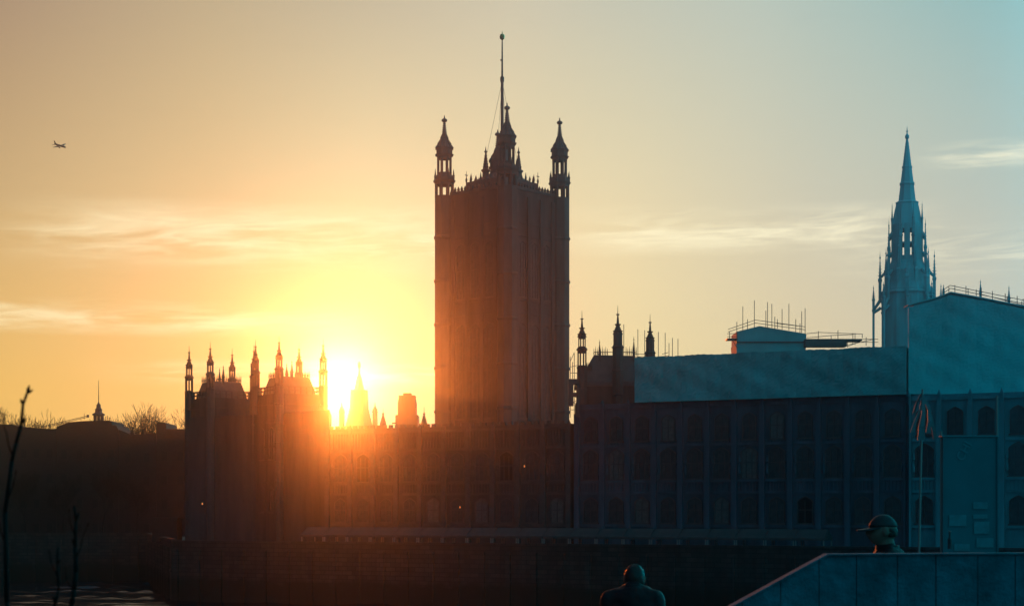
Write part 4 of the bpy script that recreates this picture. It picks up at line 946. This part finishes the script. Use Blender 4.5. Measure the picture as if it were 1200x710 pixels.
        b_ = [(c.x + (.085 + .10 * cos(t)) * k, c.y + .080 * sin(t) * k) for t in [(-pi / 2 + pi * i / n) * .86 for i in range(n + 1)]]
        zt = c.z + .026 * k; vs_ = [(x, y, zt) for x, y in a_] + [(x, y, zt - .02 * k) for x, y in b_] + [(x, y, zt - .007) for x, y in a_] + [(x, y, zt - .027 * k) for x, y in b_]
        m = n + 1; fs_ = []
        for i in range(n): fs_ += [(i, m + i, m + i + 1, i + 1), (2 * m + i, 2 * m + i + 1, 3 * m + i + 1, 3 * m + i), (m + i, 3 * m + i, 3 * m + i + 1, m + i + 1), (i, i + 1, 2 * m + i + 1, 2 * m + i)]
        fs_ += [(0, 2 * m, 3 * m, m), (n, m + n, 3 * m + n, 2 * m + n)]
        pk.add(vs_, fs_); pk.build('brim', M['cap'], o)
    return e
P1Y = 14.0; H1 = (Z(661, P1Y) - G1) * 1.75 / (1.75 - .055)
person('bare-headed person in a dark coat seen from behind at the bottom edge', (X(742, P1Y), P1Y, G1), 78, H1, stoop=.055)
P2Y = 11.0; H2 = (Z(597, P2Y) - .012 - G0)
person('person in a peaked cap facing left behind the stair parapet', (X(1040, P2Y), P2Y, G0), 172, H2 * .99, cap=True)

# menu board with faded writing
MY = 12.0
mb_ = empty('menu_board', 'tall blue-green menu board with faded lettering and cards at the right', 'sign', (X(1137, MY), MY, G0))
XM = lambda px: X(px, MY) - X(1137, MY); ZM = lambda py: Z(py, MY) - G0
k = MB(); k.box(XM(1105), XM(1169), 0, .05, ZM(650), ZM(511.5)); k.build('board_panel', M['board'], mb_)
k = MB(); k.box(XM(1103), XM(1170), -.012, .06, ZM(511.4), ZM(510)); k.build('top_rail', M['letter'], mb_)
for px, t in ((1104, 505), (1169.5, 463)):
    k = MB(); k.tube((XM(px), .025, 0), (XM(px), .025, ZM(t)), .008, n=8); k.build('post', M['paint'], mb_)
def text(root, body, px, py, size, rz, m, name='lettering'):
    cv = bpy.data.curves.new(name, 'FONT'); cv.body = body; cv.size = size; cv.extrude = .002; cv.align_x = 'LEFT'
    o = bpy.data.objects.new(name, cv); COL.objects.link(o)
    dg = bpy.context.evaluated_depsgraph_get(); me = bpy.data.meshes.new_from_object(o.evaluated_get(dg)); bpy.data.objects.remove(o)
    me.materials.clear(); me.materials.append(m); o = bpy.data.objects.new(name, me); COL.objects.link(o); o.parent = root
    o.rotation_euler = (R(90), -rz, 0); o.location = (XM(px), -.004, ZM(py)); return o
k = MB()
for xa, xb in ((1104.5, 1106), (1168, 1169.5)): k.box(XM(xa), XM(xb), -.014, .055, ZM(650), ZM(511.6))
k.build('side_rail', M['board'], mb_)
text(mb_, 'CHI', 1128, 541, .085, R(62), M['letter'])
for (xa, xb, ya, yb) in ((1140, 1157, 588, 596), (1140, 1157, 602.5, 607.5), (1141, 1159, 611, 625), (1112, 1132, 603, 616), (1144, 1164, 630, 641), (1118, 1136, 637, 645)):
    k = MB(); k.box(XM(xa), XM(xb), -.008, -.003, ZM(yb), ZM(ya)); k.build('menu_card', M['card'], mb_)
ta = empty('glass_bottle', 'slim upright bottle glinting in front of the menu board foot', 'bottle', (X(1113, 9.17), 9.17, Z(644, WY) + .002))
k = MB(); k.lathe(0, 0, [(.011, 0), (.011, .05), (.005, .065), (.005, .085), (.006, .09)], 12, 0); k.build('bottle_body', M['glass'], ta)
k = MB(); k.lathe(0, 0, [(.0068, .0903), (.0068, .098)], 10, 0); k.build('bottle_cap', M['paint'], ta)
# pole with hanging ribbons
RY = 13.5; XR = lambda px: X(px, RY) - X(1074, RY); ZR = lambda py: Z(py, RY) - G1
rb_ = empty('ribbon_pole', 'slim leaning pole with dull hanging ribbon strips above the capped person', 'pole', (X(1074, RY), RY, G1))
k = MB(); k.tube((XR(1071), 0, 0), (XR(1081), 0, ZR(456)), .011, .008, 8); k.build('pole', M['paint'], rb_)
def strip(pts, w0, w1, name='ribbon'):
    k = MB(); n = len(pts)
    vs_ = []
    for i, (px, py, y) in enumerate(pts):
        h = (w0 + (w1 - w0) * i / (n - 1)) / 2 * RY / F
        for sx_, sy_ in ((-1, -.004), (1, -.004), (1, .004), (-1, .004)): vs_.append((XR(px) + sx_ * h, y + sy_, ZR(py)))
    fs_ = [(0, 1, 2, 3), tuple(4 * (n - 1) + i for i in (3, 2, 1, 0))]
    for i in range(n - 1):
        for j in range(4): fs_.append((4 * i + j, 4 * i + (j + 1) % 4, 4 * i + 4 + (j + 1) % 4, 4 * i + 4 + j))
    k.add(vs_, fs_); k.build(name, M['ribbon'], rb_)
strip([(1081, 462, -.02), (1077, 480, -.04), (1070, 496, -.06), (1066, 507, -.07)], 2, 4)
strip([(1081, 466, -.03), (1080, 486, -.06), (1077, 500, -.08), (1077, 516, -.08)], 3, 9)
strip([(1082, 466, -.02), (1087, 480, -.05), (1087, 494, -.07), (1085, 508, -.07)], 3, 6)
strip([(1083, 468, -.01), (1089, 485, -.03), (1092, 500, -.04), (1095, 514, -.03)], 3, 5)
strip([(1080, 461, 0), (1075, 472, .02), (1072, 484, .03)], 2, 3)
# budded twigs close to the camera at the left
TY2 = 4.0; tz = lambda px, py, y=TY2: (X(px, y), y, Z(py, y))
tw = empty('budded_shrub', 'bare budded foreground twigs rising at the left edge', 'shrub', (X(40, TY2), TY2, G0)); ox = Vector((X(40, TY2), TY2, G0))
def twig(pts, r0, r1, buds=()):
    k = MB()
    P = [Vector(tz(a, b_)) - ox for a, b_ in pts]
    P = [Vector((P[0].x * .5, 0, 0))] + P
    n = len(P)
    for i in range(n - 1): k.tube(P[i], P[i + 1], r0 + (r1 - r0) * i / (n - 1), r0 + (r1 - r0) * (i + 1) / (n - 1), 7)
    for (a, b_, c, d_, r_) in buds:
        A_ = Vector(tz(a, b_)) - ox; B_ = Vector(tz(c, d_)) - ox; mid_ = A_.lerp(B_, .5)
        k.tube(A_, mid_, r_ * .55, r_, 7); k.tube(mid_, B_, r_, r_ * .2, 7)
    k.build('twig', M['bark'], tw, smooth=True)
twig([(8, 705), (6, 600), (14, 540), (19, 519), (25, 497), (27, 474), (31, 463), (34, 454)], .006, .0028, [(25, 496, 31, 490, .0045), (27, 474, 24, 467, .004), (32, 461, 34.5, 451, .0045), (33, 461, 39, 456, .003)])
twig([(84, 708), (87, 690), (89, 670), (88, 640), (89, 610), (87, 592)], .007, .0028, [(89, 612, 93, 598, .003), (88, 640, 84, 630, .003)])
def shoot(pts, r0, r1, bud):
    k = MB(); P = [Vector(tz(a, b_)) - ox for a, b_ in pts]
    for i in range(len(P) - 1): k.tube(P[i], P[i + 1], r0 + (r1 - r0) * i / (len(P) - 1), r0 + (r1 - r0) * (i + 1) / (len(P) - 1), 6)
    d = (P[-1] - P[-2]).normalized(); k.tube(P[-1], P[-1] + d * bud * .9, r1, bud * .34, 6); k.tube(P[-1] + d * bud * .9, P[-1] + d * bud * 2.2, bud * .34, .0003, 6)
    k.build('twig', M['bark'], tw, smooth=True)
shoot([(15, 534), (10, 522), (8, 509), (4, 497)], .0022, .0011, .006)
shoot([(8, 588), (15, 570), (18, 556)], .0022, .0012, .006)
shoot([(7, 640), (1, 622), (-3, 600)], .0024, .0012, .006)
shoot([(88.5, 655), (95, 640), (97, 628), (102, 617)], .0022, .001, .006)
shoot([(88, 628), (82, 612), (81, 600)], .002, .001, .005)
shoot([(67.5, 675), (60, 660), (58, 648)], .002, .001, .005)
shoot([(86, 692), (78, 678), (77, 668)], .0022, .001, .005)
twig([(64, 709), (69, 691), (67, 660), (68, 640)], .005, .002, [(67, 661, 71, 655, .003), (64, 706, 62, 697, .003)])

# ------------------------------------------------------------------ the air between
hz = bpy.data.materials.new('haze_air'); hz.use_nodes = True; t = hz.node_tree; t.nodes.clear()
pv = t.nodes.new('ShaderNodeVolumePrincipled'); pv.inputs['Color'].default_value = (.42, .62, .95, 1); pv.inputs['Density'].default_value = HAZE_DENSITY; pv.inputs['Anisotropy'].default_value = HAZE_G
oo = t.nodes.new('ShaderNodeOutputMaterial'); t.links.new(pv.outputs[0], oo.inputs['Volume'])
k = MB(); k.box(-660, 660, -170, 790, -2.0, 134); o = k.build('haze', hz); tag(o, kind='stuff')
